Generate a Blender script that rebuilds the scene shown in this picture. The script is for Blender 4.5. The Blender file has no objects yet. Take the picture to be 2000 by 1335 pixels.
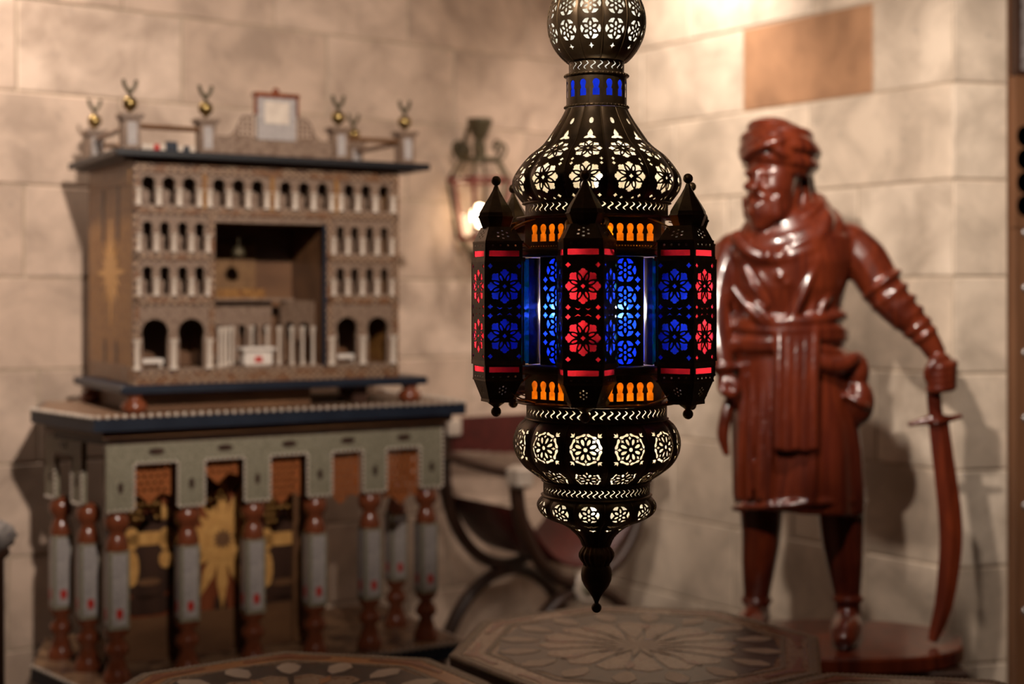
import bpy, bmesh, math, random
import numpy as np
from mathutils import Vector, Matrix
from mathutils.geometry import delaunay_2d_cdt
random.seed(7); np.random.seed(7)
SC = bpy.context.scene
COL = SC.collection
PI = math.pi
# ------------------------------------------------------------------ camera
F, HZ, H = 2777.8, 572.0, 1.45
cam = bpy.data.objects.new('camera', bpy.data.cameras.new('camera'))
COL.objects.link(cam)
cam.location = (0, 0, H); cam.rotation_euler = (PI/2, 0, 0)
cam.data.sensor_width = 36; cam.data.lens = 50; cam.data.shift_y = -95.5/2000
cam.data.clip_start = 0.05
cam.data.dof.use_dof = True; cam.data.dof.focus_distance = 2.12; cam.data.dof.aperture_fstop = 2.3
SC.camera = cam
# ------------------------------------------------------------------ world, exposure
w = bpy.data.worlds.new('world'); SC.world = w; w.use_nodes = True
w.node_tree.nodes['Background'].inputs[0].default_value = (0, 0, 0, 1)
w.node_tree.nodes['Background'].inputs[1].default_value = 0.0
SC.view_settings.view_transform = 'Standard'; SC.view_settings.look = 'None'
SC.view_settings.gamma = 1; SC.view_settings.exposure = 0.18
# ------------------------------------------------------------------ ceiling spots: (x, y, aim, watts, cone, blend, radius)
CEIL = 2.95
SPOTS = [(-1.60, 3.86, (-1.72, 4.06, 2.0), 85, 120, 1.0, .05),     # scallop at the top of the left wall
         (0.42, 4.35, (0.58, 4.95, 2.0), 70, 85, .9, .05),          # scallop beside the corner
         (0.30, 0.75, (-1.0, 3.95, 1.95), 560, 50, 1.0, .05),       # throws the cabinet's shadow to its left
         (-0.60, 0.80, (1.00, 3.95, 1.95), 420, 52, 1.0, .05),      # throws the statue's shadow to its right
         (0.62, 2.55, (1.05, 3.95, 1.50), 120, 72, 1.0, .04)]       # top highlights on the statue
SPOT_NAMES = ['ceiling_spot_left_wall_offscreen', 'ceiling_spot_corner_offscreen', 'ceiling_spot_cabinet_offscreen',
              'ceiling_spot_right_wall_offscreen', 'ceiling_spot_statue_offscreen']
for i, (x, y, aim, wt, cone, bl, rad) in enumerate(SPOTS):
    l = bpy.data.lights.new(SPOT_NAMES[i], 'SPOT'); o = bpy.data.objects.new(SPOT_NAMES[i], l); COL.objects.link(o)
    o.location = (x, y, CEIL - .03)
    o.rotation_euler = (Vector(aim) - o.location).to_track_quat('-Z', 'Y').to_euler()
    l.energy = wt; l.spot_size = math.radians(cone); l.spot_blend = bl; l.shadow_soft_size = rad
    l.color = (1, .865, .745)

# ------------------------------------------------------------------ materials
def _nt(name):
    m = bpy.data.materials.new(name); m.use_nodes = True
    nt = m.node_tree; b = nt.nodes['Principled BSDF']
    return m, nt, b
def rgba(c): return (c[0], c[1], c[2], 1)
def ramp(nt, fac, stops):
    r = nt.nodes.new('ShaderNodeValToRGB'); nt.links.new(fac, r.inputs[0])
    e = r.color_ramp.elements
    while len(e) < len(stops): e.new(.5)
    for k, (p, c) in enumerate(stops): e[k].position = p; e[k].color = rgba(c)
    return r.outputs[0]
def mix(nt, fac, a, b, mode='MIX'):
    m = nt.nodes.new('ShaderNodeMix'); m.data_type = 'RGBA'; m.blend_type = mode
    for sock, v in ((m.inputs[0], fac), (m.inputs[6], a), (m.inputs[7], b)):
        if hasattr(v, 'is_linked') or hasattr(v, 'links'): nt.links.new(v, sock)
        elif isinstance(v, (int, float)): sock.default_value = v
        else: sock.default_value = rgba(v)
    return m.outputs[2]
def coord(nt, kind='Object', scale=(1, 1, 1)):
    t = nt.nodes.new('ShaderNodeTexCoord'); mp = nt.nodes.new('ShaderNodeMapping')
    nt.links.new(t.outputs[kind], mp.inputs[0]); mp.inputs['Scale'].default_value = scale
    return mp.outputs[0]
def noise(nt, vec, sc, det=4, rough=.55, dist=0):
    n = nt.nodes.new('ShaderNodeTexNoise'); nt.links.new(vec, n.inputs['Vector'])
    n.inputs['Scale'].default_value = sc; n.inputs['Detail'].default_value = det
    n.inputs['Roughness'].default_value = rough; n.inputs['Distortion'].default_value = dist
    return n.outputs['Fac']
def bump(nt, b, h, strength, dist=.002):
    n = nt.nodes.new('ShaderNodeBump'); nt.links.new(h, n.inputs['Height'])
    n.inputs['Strength'].default_value = strength; n.inputs['Distance'].default_value = dist
    nt.links.new(n.outputs[0], b.inputs['Normal'])
def pmat(name, c1, c2=None, rough=.5, metal=0, sc=20, stretch=(1, 1, 1), bmp=0, coat=0, lo=.35, hi=.65):
    m, nt, b = _nt(name)
    b.inputs['Roughness'].default_value = rough; b.inputs['Metallic'].default_value = metal
    b.inputs['Coat Weight'].default_value = coat; b.inputs['Coat Roughness'].default_value = .12
    v = coord(nt, 'Object', stretch); n = noise(nt, v, sc)
    nt.links.new(ramp(nt, n, [(lo, c1), (hi, c2 or c1)]), b.inputs['Base Color'])
    if bmp: bump(nt, b, n, bmp)
    return m
def checker_mat(name, c1, c2, c3, sc, rough=.45):
    m, nt, b = _nt(name); b.inputs['Roughness'].default_value = rough
    v = coord(nt, 'Object')
    ck = nt.nodes.new('ShaderNodeTexChecker'); nt.links.new(v, ck.inputs[0]); ck.inputs['Scale'].default_value = sc
    ck.inputs[1].default_value = rgba(c1); ck.inputs[2].default_value = rgba(c2)
    n = noise(nt, v, sc*.35, 2)
    nt.links.new(mix(nt, ramp(nt, n, [(.5, (0, 0, 0)), (.6, (1, 1, 1))]), ck.outputs[0], c3), b.inputs['Base Color'])
    return m
def mosaic_mat(name, c1, c2, c3, sc, rough=.4):
    m, nt, b = _nt(name); b.inputs['Roughness'].default_value = rough
    v = coord(nt, 'Object')
    vo = nt.nodes.new('ShaderNodeTexVoronoi'); nt.links.new(v, vo.inputs['Vector']); vo.inputs['Scale'].default_value = sc
    sep = nt.nodes.new('ShaderNodeSeparateColor'); nt.links.new(vo.outputs['Color'], sep.inputs[0])
    nt.links.new(ramp(nt, sep.outputs[0], [(.0, c1), (.5, c2), (.95, c3)]), b.inputs['Base Color'])
    return m
def stone_mat(name, c1, c2, c3):
    m, nt, b = _nt(name); b.inputs['Roughness'].default_value = .62
    t = nt.nodes.new('ShaderNodeTexCoord'); oi = nt.nodes.new('ShaderNodeObjectInfo')
    add = nt.nodes.new('ShaderNodeVectorMath'); add.operation = 'ADD'
    sc = nt.nodes.new('ShaderNodeVectorMath'); sc.operation = 'SCALE'
    cb = nt.nodes.new('ShaderNodeCombineXYZ')
    for k in range(3): nt.links.new(oi.outputs['Random'], cb.inputs[k])
    nt.links.new(cb.outputs[0], sc.inputs[0]); sc.inputs['Scale'].default_value = 37
    nt.links.new(t.outputs['Object'], add.inputs[0]); nt.links.new(sc.outputs[0], add.inputs[1])
    v = add.outputs[0]
    base = ramp(nt, oi.outputs['Random'], [(0, c1), (.5, c2), (1, c3)])
    n1 = noise(nt, v, 6, 6, .6, .4); n2 = noise(nt, v, 22, 5, .65)
    col = mix(nt, ramp(nt, n1, [(.38, (0, 0, 0)), (.66, (1, 1, 1))]), base, tuple(x*.66 for x in c2))
    col = mix(nt, ramp(nt, n2, [(.60, (0, 0, 0)), (.74, (.55, .55, .55))]), col, tuple(x*.45 for x in c3))
    nt.links.new(col, b.inputs['Base Color'])
    bump(nt, b, n2, .25, .003)
    return m
def glass_mat(name, col, clear=.12, gloss=.08, vary=.25, sc=60, tint=None):
    m, nt, b = _nt(name); nt.nodes.remove(b)
    out = [n for n in nt.nodes if n.type == 'OUTPUT_MATERIAL'][0]
    tl = nt.nodes.new('ShaderNodeBsdfTranslucent'); tr = nt.nodes.new('ShaderNodeBsdfTransparent')
    gl = nt.nodes.new('ShaderNodeBsdfGlossy'); gl.inputs['Roughness'].default_value = .15
    n = noise(nt, coord(nt), sc, 3)
    c = ramp(nt, n, [(.3, tuple(x*(1-vary) for x in col)), (.7, col)])
    nt.links.new(c, tl.inputs[0]); tr.inputs[0].default_value = rgba(tint or col)
    df = nt.nodes.new('ShaderNodeBsdfDiffuse'); nt.links.new(c, df.inputs[0])
    m0 = nt.nodes.new('ShaderNodeMixShader'); m0.inputs[0].default_value = .25
    nt.links.new(tl.outputs[0], m0.inputs[1]); nt.links.new(df.outputs[0], m0.inputs[2])
    m1 = nt.nodes.new('ShaderNodeMixShader'); m1.inputs[0].default_value = clear
    nt.links.new(m0.outputs[0], m1.inputs[1]); nt.links.new(tr.outputs[0], m1.inputs[2])
    m2 = nt.nodes.new('ShaderNodeMixShader'); m2.inputs[0].default_value = gloss
    nt.links.new(m1.outputs[0], m2.inputs[1]); nt.links.new(gl.outputs[0], m2.inputs[2])
    nt.links.new(m2.outputs[0], out.inputs[0])
    return m
def emit_mat(name, col, s):
    m, nt, b = _nt(name)
    b.inputs['Base Color'].default_value = rgba(col); b.inputs['Emission Color'].default_value = rgba(col)
    b.inputs['Emission Strength'].default_value = s
    return m
def clear_mat(name, col=(1, 1, 1)):
    m, nt, b = _nt(name); nt.nodes.remove(b)
    out = [n for n in nt.nodes if n.type == 'OUTPUT_MATERIAL'][0]
    tr = nt.nodes.new('ShaderNodeBsdfTransparent'); tr.inputs[0].default_value = rgba(col)
    gl = nt.nodes.new('ShaderNodeBsdfGlossy'); gl.inputs['Roughness'].default_value = .08
    m1 = nt.nodes.new('ShaderNodeMixShader'); m1.inputs[0].default_value = .07
    nt.links.new(tr.outputs[0], m1.inputs[1]); nt.links.new(gl.outputs[0], m1.inputs[2]); nt.links.new(m1.outputs[0], out.inputs[0])
    return m
M = {}
M['stone'] = stone_mat('stone', (.62, .46, .355), (.57, .415, .315), (.68, .52, .41))
M['stone_b'] = stone_mat('stone_pale', (.73, .60, .475), (.69, .555, .43), (.77, .65, .525))
M['stone_o'] = stone_mat('stone_orange', (.44, .235, .125), (.43, .225, .12), (.46, .25, .13))
M['joint'] = pmat('mortar', (.50, .40, .30), (.40, .31, .23), .9, 0, 30)
M['plaster'] = pmat('plaster', (.50, .40, .31), (.44, .35, .27), .85, 0, 4)
M['floor'] = pmat('floor_stone', (.20, .14, .10), (.15, .10, .07), .35, 0, 5)
M['metal'] = pmat('dark_brass', (.085, .054, .028), (.14, .088, .044), .42, .6, 45, bmp=.15)
M['metal_hi'] = pmat('brass_trim', (.11, .07, .035), (.19, .12, .058), .38, .65, 60, bmp=.1)
M['amber_lit_brass'] = pmat('brass_painted_glow', (.55, .28, .06), (.7, .38, .10), .3, .8, 80)  # strap brass, amber glow of the galleries painted into its brighter colour
M['cream'] = glass_mat('cream_glass', (.95, .88, .72), .10, .04, .35, 90)
M['blue'] = glass_mat('blue_glass', (.012, .05, .95), .0, .05)
M['blue2'] = glass_mat('blue_pane', (.03, .10, 1.0), .16, .05, tint=(.25, .42, 1.0))
M['red'] = glass_mat('red_glass', (.95, .03, .045), .0, .05)
M['amber'] = glass_mat('amber_glass', (1.0, .50, .07), .08, .05, .45, 70)
M['green'] = glass_mat('green_glass', (.02, .62, .34), .05, .10)
M['bulb'] = emit_mat('bulb_glow', (1, .94, .82), 50)
M['bulb_core'] = emit_mat('blue_white_bulb_glow', (1.0, .97, .92), 300)
M['bulb_amber'] = emit_mat('warm_bulb_glow', (1, .80, .5), 190)
M['bulb_cool'] = emit_mat('white_bulb_glow', (.92, .97, 1.0), 62)
M['sconce_bulb'] = emit_mat('candle_bulb_glow', (1, .74, .46), 16)
def wood_statue():
    m, nt, b = _nt('polished_red_wood')
    b.inputs['Roughness'].default_value = .3; b.inputs['Coat Weight'].default_value = .6; b.inputs['Coat Roughness'].default_value = .12
    v = coord(nt, 'Object', (1, 1, .12)); n = noise(nt, v, 28, 5, .6, .8); n2 = noise(nt, coord(nt, 'Object'), 5, 3)
    c = ramp(nt, n, [(.32, (.045, .0065, .0035)), (.68, (.185, .030, .0085))])
    nt.links.new(mix(nt, ramp(nt, n2, [(.35, (0, 0, 0)), (.7, (.6, .6, .6))]), c, (.085, .012, .006)), b.inputs['Base Color'])
    return m
M['rosewood'] = wood_statue()
M['turned'] = pmat('turned_red_wood', (.14, .035, .014), (.22, .06, .025), .22, 0, 25, (1, 1, .2), coat=.4)
M['ebony'] = pmat('dark_brown_wood', (.030, .013, .008), (.055, .024, .014), .4, 0, 20, (1, 1, .15))
M['walnut'] = pmat('walnut', (.10, .045, .02), (.17, .08, .035), .42, 0, 14, (.3, 1, 1))
M['navy'] = pmat('navy_paint', (.007, .011, .022), (.012, .018, .032), .4, 0, 12)
M['black'] = pmat('black_lacquer', (.006, .006, .008), (.010, .009, .011), .45, 0, 12)
M['ivory'] = pmat('ivory', (.62, .52, .43), (.50, .41, .34), .4, 0, 30)
M['shell'] = pmat('mother_of_pearl', (.42, .37, .35), (.30, .27, .26), .3, 0, 80)
M['tan'] = checker_mat('tan_inlay', (.185, .118, .080), (.245, .165, .118), (.14, .082, .052), 220)
M['trim'] = checker_mat('brown_check_inlay', (.06, .022, .012), (.33, .215, .135), (.16, .07, .03), 95)
M['marq'] = mosaic_mat('gold_marquetry', (.22, .095, .024), (.30, .145, .038), (.14, .05, .014), 120)
M['gold'] = pmat('gold_marquetry_star', (.62, .34, .11), (.48, .24, .07), .35, 0, 60)
M['greyin'] = mosaic_mat('grey_inlay', (.20, .175, .12), (.28, .25, .18), (.15, .13, .085), 300)
M['redbit'] = pmat('red_inlay', (.50, .03, .02), (.38, .02, .015), .35, 0, 40)
M['brassball'] = pmat('aged_gold_ball', (.20, .13, .04), (.32, .22, .08), .25, .9, 30)
M['leather'] = pmat('dark_red_leather', (.085, .012, .009), (.055, .008, .006), .45, 0, 40, bmp=.2)
M['iron'] = pmat('bronze_iron', (.07, .055, .03), (.11, .085, .045), .5, .5, 40)
M['rediron'] = pmat('red_painted_iron', (.20, .012, .012), (.13, .008, .008), .4, .1, 40)
M['steel'] = pmat('steel_stud', (.35, .34, .34), (.5, .5, .5), .3, .9, 40)
M['doorwood'] = pmat('door_wood', (.12, .052, .024), (.20, .09, .042), .45, 0, 18, (1, 1, .1))
M['glass'] = clear_mat('clear_glass')
M['fabric'] = pmat('grey_rough_stone', (.30, .26, .24), (.16, .14, .13), .9, 0, 60, bmp=.8)
M['tt_base'] = checker_mat('table_inlay', (.38, .25, .16), (.54, .39, .27), (.28, .15, .085), 260, .26)
M['tt_dark'] = pmat('table_dark_inlay', (.035, .015, .010), (.07, .028, .016), .3, 0, 50)
M['tt_red'] = pmat('table_red_wood', (.34, .11, .045), (.25, .075, .03), .28, 0, 40)
M['tt_band'] = checker_mat('table_band_inlay', (.08, .05, .035), (.46, .38, .28), (.28, .2, .13), 210)
M['tt_orange'] = pmat('table_orange_wood', (.55, .26, .09), (.42, .18, .06), .28, 0, 30)
M['canvas'] = pmat('white_cloth', (.72, .64, .57), (.6, .52, .46), .7, 0, 60)
M['copper'] = pmat('copper_openwork', (.75, .26, .09), (.52, .15, .05), .28, .6, 90)
M['marq2'] = mosaic_mat('platform_marquetry', (.10, .05, .025), (.26, .15, .08), (.05, .02, .012), 26)
M['gold2'] = pmat('dull_gold_wood', (.13, .06, .02), (.20, .10, .035), .5, 0, 40)
M['panel_grey'] = mosaic_mat('grey_pearl_panel', (.20, .17, .16), (.30, .26, .25), (.12, .1, .09), 160)

# ------------------------------------------------------------------ mesh helpers
def meta(o, label=None, cat=None, group=None, kind=None):
    if label: o['label'] = label
    if cat: o['category'] = cat
    if group: o['group'] = group
    if kind: o['kind'] = kind
    return o
def empty(name, loc=(0, 0, 0), rz=0, label=None, cat=None, group=None):
    o = bpy.data.objects.new(name, None); COL.objects.link(o); o.location = loc; o.rotation_euler = (0, 0, rz)
    o.empty_display_size = .05
    return meta(o, label, cat, group)
def link(name, me, parent=None, mat=None):
    if mat is not None and not me.materials: me.materials.append(mat)
    o = bpy.data.objects.new(name, me); COL.objects.link(o)
    if parent: o.parent = parent
    return o
def copy(o, parent=None, M4=None):
    c = o.copy(); COL.objects.link(c); c.parent = parent if parent else o.parent
    if M4 is not None: c.matrix_local = M4
    return c
class MB:
    def __init__(s): s.v = []; s.f = []; s.sm = []
    def add(s, vs, fs, smooth=False, T=None):
        n = len(s.v)
        for p in vs:
            p = Vector(p); s.v.append(tuple(T @ p) if T is not None else tuple(p))
        for q in fs: s.f.append(tuple(i+n for i in q)); s.sm.append(smooth)
        return s
    def box(s, a, b, T=None, bev=0):
        (x0, y0, z0), (x1, y1, z1) = a, b
        if bev <= 0:
            vs = [(x, y, z) for z in (z0, z1) for y in (y0, y1) for x in (x0, x1)]
            return s.add(vs, [(0, 2, 3, 1), (4, 5, 7, 6), (0, 1, 5, 4), (2, 6, 7, 3), (0, 4, 6, 2), (1, 3, 7, 5)], False, T)
        c = bev
        pts = [(x0+c, y0), (x1-c, y0), (x1, y0+c), (x1, y1-c), (x1-c, y1), (x0+c, y1), (x0, y1-c), (x0, y0+c)]
        ins = [(x0+2*c, y0+c), (x1-2*c, y0+c), (x1-c, y0+2*c), (x1-c, y1-2*c), (x1-2*c, y1-c), (x0+2*c, y1-c), (x0+c, y1-2*c), (x0+c, y0+2*c)]
        rings = [[(x, y, z0) for x, y in ins], [(x, y, z0+c) for x, y in pts], [(x, y, z1-c) for x, y in pts], [(x, y, z1) for x, y in ins]]
        return s.rings(rings, T=T)
    def rings(s, rings, smooth=False, T=None, cap=True, close=False):
        n = len(rings[0]); vs = [p for r in rings for p in r]; fs = []
        m = len(rings)
        for k in range(m if close else m-1):
            k2 = (k+1) % m
            for i in range(n):
                j = (i+1) % n; fs.append((k*n+i, k*n+j, k2*n+j, k2*n+i))
        s.add(vs, fs, smooth, T)
        if cap and not close:
            s.add(rings[0], [tuple(range(n))[::-1]], False, T); s.add(rings[-1], [tuple(range(n))], False, T)
        return s
    def prism(s, poly, z0, z1, T=None):
        return s.rings([[(x, y, z0) for x, y in poly], [(x, y, z1) for x, y in poly]], False, T)
    def lathe(s, prof, n=24, T=None, smooth=True, cap=True, lob=None, ph=0):
        rs = []
        for r, z in prof:
            rs.append([((r*(1+(lob[1]*abs(math.cos(lob[0]*a/2))-lob[1] if lob else 0)))*math.cos(a+ph),
                        (r*(1+(lob[1]*abs(math.cos(lob[0]*a/2))-lob[1] if lob else 0)))*math.sin(a+ph), z) for a in [2*PI*i/n for i in range(n)]])
        return s.rings(rs, smooth, T, cap)
    def ball(s, c, r, n=12, T=None, sq=(1, 1, 1)):
        rs = []
        for k in range(1, n//2):
            t = PI*k/(n//2)
            rs.append([(c[0]+r*sq[0]*math.sin(t)*math.cos(2*PI*i/n), c[1]+r*sq[1]*math.sin(t)*math.sin(2*PI*i/n), c[2]-r*sq[2]*math.cos(t)) for i in range(n)])
        vs = [(c[0], c[1], c[2]-r*sq[2])]+[p for q in rs for p in q]+[(c[0], c[1], c[2]+r*sq[2])]
        fs = []; L = len(rs)
        for i in range(n): fs.append((0, 1+(i+1) % n, 1+i))
        for k in range(L-1):
            for i in range(n):
                j = (i+1) % n; fs.append((1+k*n+i, 1+k*n+j, 1+(k+1)*n+j, 1+(k+1)*n+i))
        e = len(vs)-1
        for i in range(n): fs.append((e, 1+(L-1)*n+i, 1+(L-1)*n+(i+1) % n))
        return s.add(vs, fs, True, T)
    def tube(s, path, rad, n=8, T=None, smooth=True, flat=1.0, up=(0, 0, 1), close=False):
        P = [Vector(p) for p in path]; m = len(P)
        if not hasattr(rad, '__len__'): rad = [rad]*m
        rs = []; up = Vector(up); x = None
        for k in range(m):
            a = P[(k-1) % m] if (close or k > 0) else P[k]; b = P[(k+1) % m] if (close or k < m-1) else P[k]
            t = (b-a).normalized()
            if x is None:
                u = up if abs(t.dot(up)) < .95 else Vector((1, 0, 0))
                x = t.cross(u).normalized()
            else:
                x = (x - t*x.dot(t)).normalized()
            y = t.cross(x).normalized()
            r = rad[k]
            rx, ry = (r if not hasattr(r, '__len__') else r[0]), (r*flat if not hasattr(r, '__len__') else r[1])
            rs.append([tuple(P[k] + x*(rx*math.cos(2*PI*i/n)) + y*(ry*math.sin(2*PI*i/n))) for i in range(n)])
        return s.rings(rs, smooth, T, True, close)
    def mesh(s, name):
        me = bpy.data.meshes.new(name); me.from_pydata(s.v, [], s.f); me.update()
        me.polygons.foreach_set('use_smooth', s.sm)
        bm = bmesh.new(); bm.from_mesh(me); bmesh.ops.recalc_face_normals(bm, faces=bm.faces); bm.to_mesh(me); bm.free()
        return me
    def build(s, name, mat, parent=None, label=None, cat=None, group=None, kind=None):
        return meta(link(name, s.mesh(name), parent, mat), label, cat, group, kind)
def spline(pts, n=8):
    P = [Vector(p) for p in pts]; out = []
    for i in range(len(P)-1):
        p0 = P[max(i-1, 0)]; p1 = P[i]; p2 = P[i+1]; p3 = P[min(i+2, len(P)-1)]
        for k in range(n):
            t = k/n
            out.append(.5*((2*p1)+(p2-p0)*t+(2*p0-5*p1+4*p2-p3)*t*t+(3*p1-p0-3*p2+p3)*t**3))
    out.append(P[-1]); return out
def rz4(a): return Matrix.Rotation(a, 4, 'Z')
def tr4(x, y, z): return Matrix.Translation((x, y, z))

# perforated sheet: outline + holes in 2D, mapped to 3D by fn(x, y, depth)
def inside(poly, pts):
    x, y = pts[:, 0], pts[:, 1]; r = np.zeros(len(pts), bool); n = len(poly)
    for i in range(n):
        x0, y0 = poly[i]; x1, y1 = poly[(i+1) % n]
        c = ((y0 > y) != (y1 > y))
        if y0 != y1: r ^= c & (x < (x1-x0)*(y-y0)/(y1-y0)+x0)
    return r
def sheet(name, outline, holes, fn, th, grid=0, smooth=False, back=True):
    vs = []; es = []
    def loop(p):
        b = len(vs); vs.extend([Vector(q) for q in p]); k = len(p)
        es.extend([(b+i, b+(i+1) % k) for i in range(k)])
    loop(outline)
    for h in holes: loop(h)
    if grid:
        O = np.array(outline); x0, y0 = O.min(0); x1, y1 = O.max(0)
        nx = max(2, int((x1-x0)/grid)); ny = max(2, int((y1-y0)/grid))
        g = np.array([(x0+(i+.5+(j % 2)*.3-.15)*(x1-x0)/nx, y0+(j+.5)*(y1-y0)/ny) for i in range(nx) for j in range(ny)])
        k = inside(outline, g)
        for h in holes: k &= ~inside(h, g)
        vs.extend([Vector(q) for q in g[k]])
    r = delaunay_2d_cdt(vs, es, [], 0, 1e-5)
    V = np.array([(p.x, p.y) for p in r[0]]); T = np.array([tuple(t) for t in r[2]])
    c = V[T].mean(1); keep = inside(outline, c)
    for h in holes: keep &= ~inside(h, c)
    T = T[keep]
    nV = len(V)
    top = [fn(x, y, 0) for x, y in V]; bot = [fn(x, y, th) for x, y in V]
    cnt = {}
    for t in T:
        for i in range(3):
            a, b = int(t[i]), int(t[(i+1) % 3]); cnt[(a, b)] = 1
    rim = [(a, b) for (a, b) in cnt if (b, a) not in cnt]
    verts = top + bot; faces = [tuple(int(i) for i in t) for t in T]; sm = [smooth]*len(faces)
    if back:
        faces += [(int(t[2])+nV, int(t[1])+nV, int(t[0])+nV) for t in T]; sm += [smooth]*len(T)
    ids = {}
    for a, b in rim:
        for q in (a, b):
            for d in (0, 1):
                if (q, d) not in ids:
                    ids[(q, d)] = len(verts); verts.append(verts[q + d*nV])
        faces.append((ids[(b, 0)], ids[(a, 0)], ids[(a, 1)], ids[(b, 1)])); sm.append(False)
    me = bpy.data.meshes.new(name); me.from_pydata([tuple(p) for p in verts], [], faces); me.update()
    me.polygons.foreach_set('use_smooth', sm)
    return me
def quadmap(c):   # corners tl, tr, br, bl ; x in 0..1, y in 0..1 (down)
    a, b, d, e = [Vector(p) for p in c]
    n = (b-a).cross(e-a)
    if n.length < 1e-12: n = (d-e).cross(e-a)
    n = n.normalized()
    return lambda x, y, t: (a*(1-x)+b*x)*(1-y)+(e*(1-x)+d*x)*y + n*t
# hole shapes
def ell(cx, cy, a, b, rot=0, n=12):
    c, s = math.cos(rot), math.sin(rot)
    return [(cx+a*math.cos(t)*c-b*math.sin(t)*s, cy+a*math.cos(t)*s+b*math.sin(t)*c) for t in [2*PI*i/n for i in range(n)]]
def polar(cx, cy, R, ang, pts, sx=1, sy=1):
    return [(cx+sx*R*r*math.cos(ang+math.radians(d)), cy+sy*R*r*math.sin(ang+math.radians(d))) for r, d in pts]
LOBE = [(.44, 0), (.60, 7), (.74, 13), (.80, 17), (.88, 18), (.93, 14), (.92, 9), (1.0, 7), (1.04, 0), (1.0, -7), (.92, -9), (.93, -14), (.88, -18), (.80, -17), (.74, -13), (.60, -7)]
def rosette(cx, cy, R, sx=1, sy=1):
    out = []
    for k in range(8):
        a = k*PI/4
        out.append(polar(cx, cy, R, a-PI/2, LOBE, sx, sy))
        b = a+PI/8
        e = ell(.54, 0, .185, .072, 0, 10)
        out.append([(cx+sx*R*(x*math.cos(b)-y*math.sin(b)), cy+sy*R*(x*math.sin(b)+y*math.cos(b))) for x, y in e])
    out.append(quatre(cx, cy, R*.15, sx, sy))
    return out
def quatre(cx, cy, r, sx=1, sy=1):
    return [(cx+sx*r*(1 if i % 2 == 0 else .62)*math.cos(i*PI/8*2-PI/2), cy+sy*r*(1 if i % 2 == 0 else .62)*math.sin(i*PI/8*2-PI/2)) for i in range(8)]
def star4(cx, cy, r, k=.42):
    return [(cx+r*(1 if i % 2 == 0 else k)*math.cos(i*PI/4), cy+r*(1 if i % 2 == 0 else k)*math.sin(i*PI/4)) for i in range(8)]
def hexflower(cx, cy, R, sx=1, sy=1):
    out = [ell(cx, cy, R*.14*sx, R*.14*sy, 0, 8)]
    for k in range(6):
        a = k*PI/3+PI/6
        e = ell(.46, 0, .21, .125, 0, 10)
        out.append([(cx+sx*R*(x*math.cos(a)-y*math.sin(a)), cy+sy*R*(x*math.sin(a)+y*math.cos(a))) for x, y in e])
        out.append(polar(cx, cy, R, a+PI/6, [(.60, 0), (.74, 12), (.90, 23), (.98, 18), (1.02, 0), (.98, -18), (.90, -23), (.74, -12)], sx, sy))
    return out
def bowlstar(cx, cy, R, sx=1, sy=1):
    out = [ell(cx, cy, R*.11*sx, R*.11*sy, 0, 8)]
    def put(a, pts): out.append([(cx+sx*R*(x*math.cos(a)-y*math.sin(a)), cy+sy*R*(x*math.sin(a)+y*math.cos(a))) for x, y in pts])
    for k in range(8):
        a = k*PI/4+PI/8
        put(a, [(.22, 0), (.32, .065), (.46, .085), (.55, .05), (.57, 0), (.55, -.05), (.46, -.085), (.32, -.065)])
        a2 = k*PI/4
        put(a2, [(.47, 0), (.55, .035), (.60, .09), (.64, .035), (.73, 0), (.64, -.035), (.60, -.09), (.55, -.035)])
        put(a, [(.70, -.26), (.78, -.29), (.83, -.20), (.80, -.05), (.80, .05), (.83, .20), (.78, .29), (.70, .26), (.66, .16), (.70, .05), (.70, -.05), (.66, -.16)])
    for k in range(4):
        a = k*PI/2+PI/4
        put(a, [(.90, 0), (.98, .12), (1.08, .16), (1.06, .06), (1.20, .0), (1.06, -.06), (1.08, -.16), (.98, -.12)])
    return out
def keyhole(cx, y0, y1, w):   # image-down coordinates: arch head at y0, foot at y1
    h = y1-y0; r = w*.5; c = y0+r*1.05
    p = [(cx-w*.48, y1), (cx-w*.48, y0+h*.60), (cx-w*.30, y0+h*.55)]
    for k in range(9):
        t = math.radians(215-k*(250/8)); p.append((cx+r*math.cos(t), c-r*1.05*math.sin(t)))
    p += [(cx+w*.30, y0+h*.55), (cx+w*.48, y0+h*.60), (cx+w*.48, y1)]
    return p
def arch(cx, y0, y1, w, horse=.12):   # z-up: foot y0, crown y1
    r = w*.5; c = y1-r
    p = [(cx-r*(1-horse), y0), (cx-r*(1-horse), c-r*.45)]
    for k in range(11):
        t = PI+.35-k*(PI+.7)/10; p.append((cx+r*math.cos(t), c+r*math.sin(t)))
    return p+[(cx+r*(1-horse), c-r*.45), (cx+r*(1-horse), y0)]
def pt(px, py, Y): return Vector(((px-1000)/F*Y, Y, H+(HZ-py)/F*Y))
def hit(px, P, d):   # pixel column against a vertical plane through P along d (2D): returns Y, s
    k = (px-1000)/F
    A = np.array([[k, -d[0]], [1., -d[1]]]); Y, s = np.linalg.solve(A, np.array(P[:2])); return float(Y), float(s)

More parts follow.
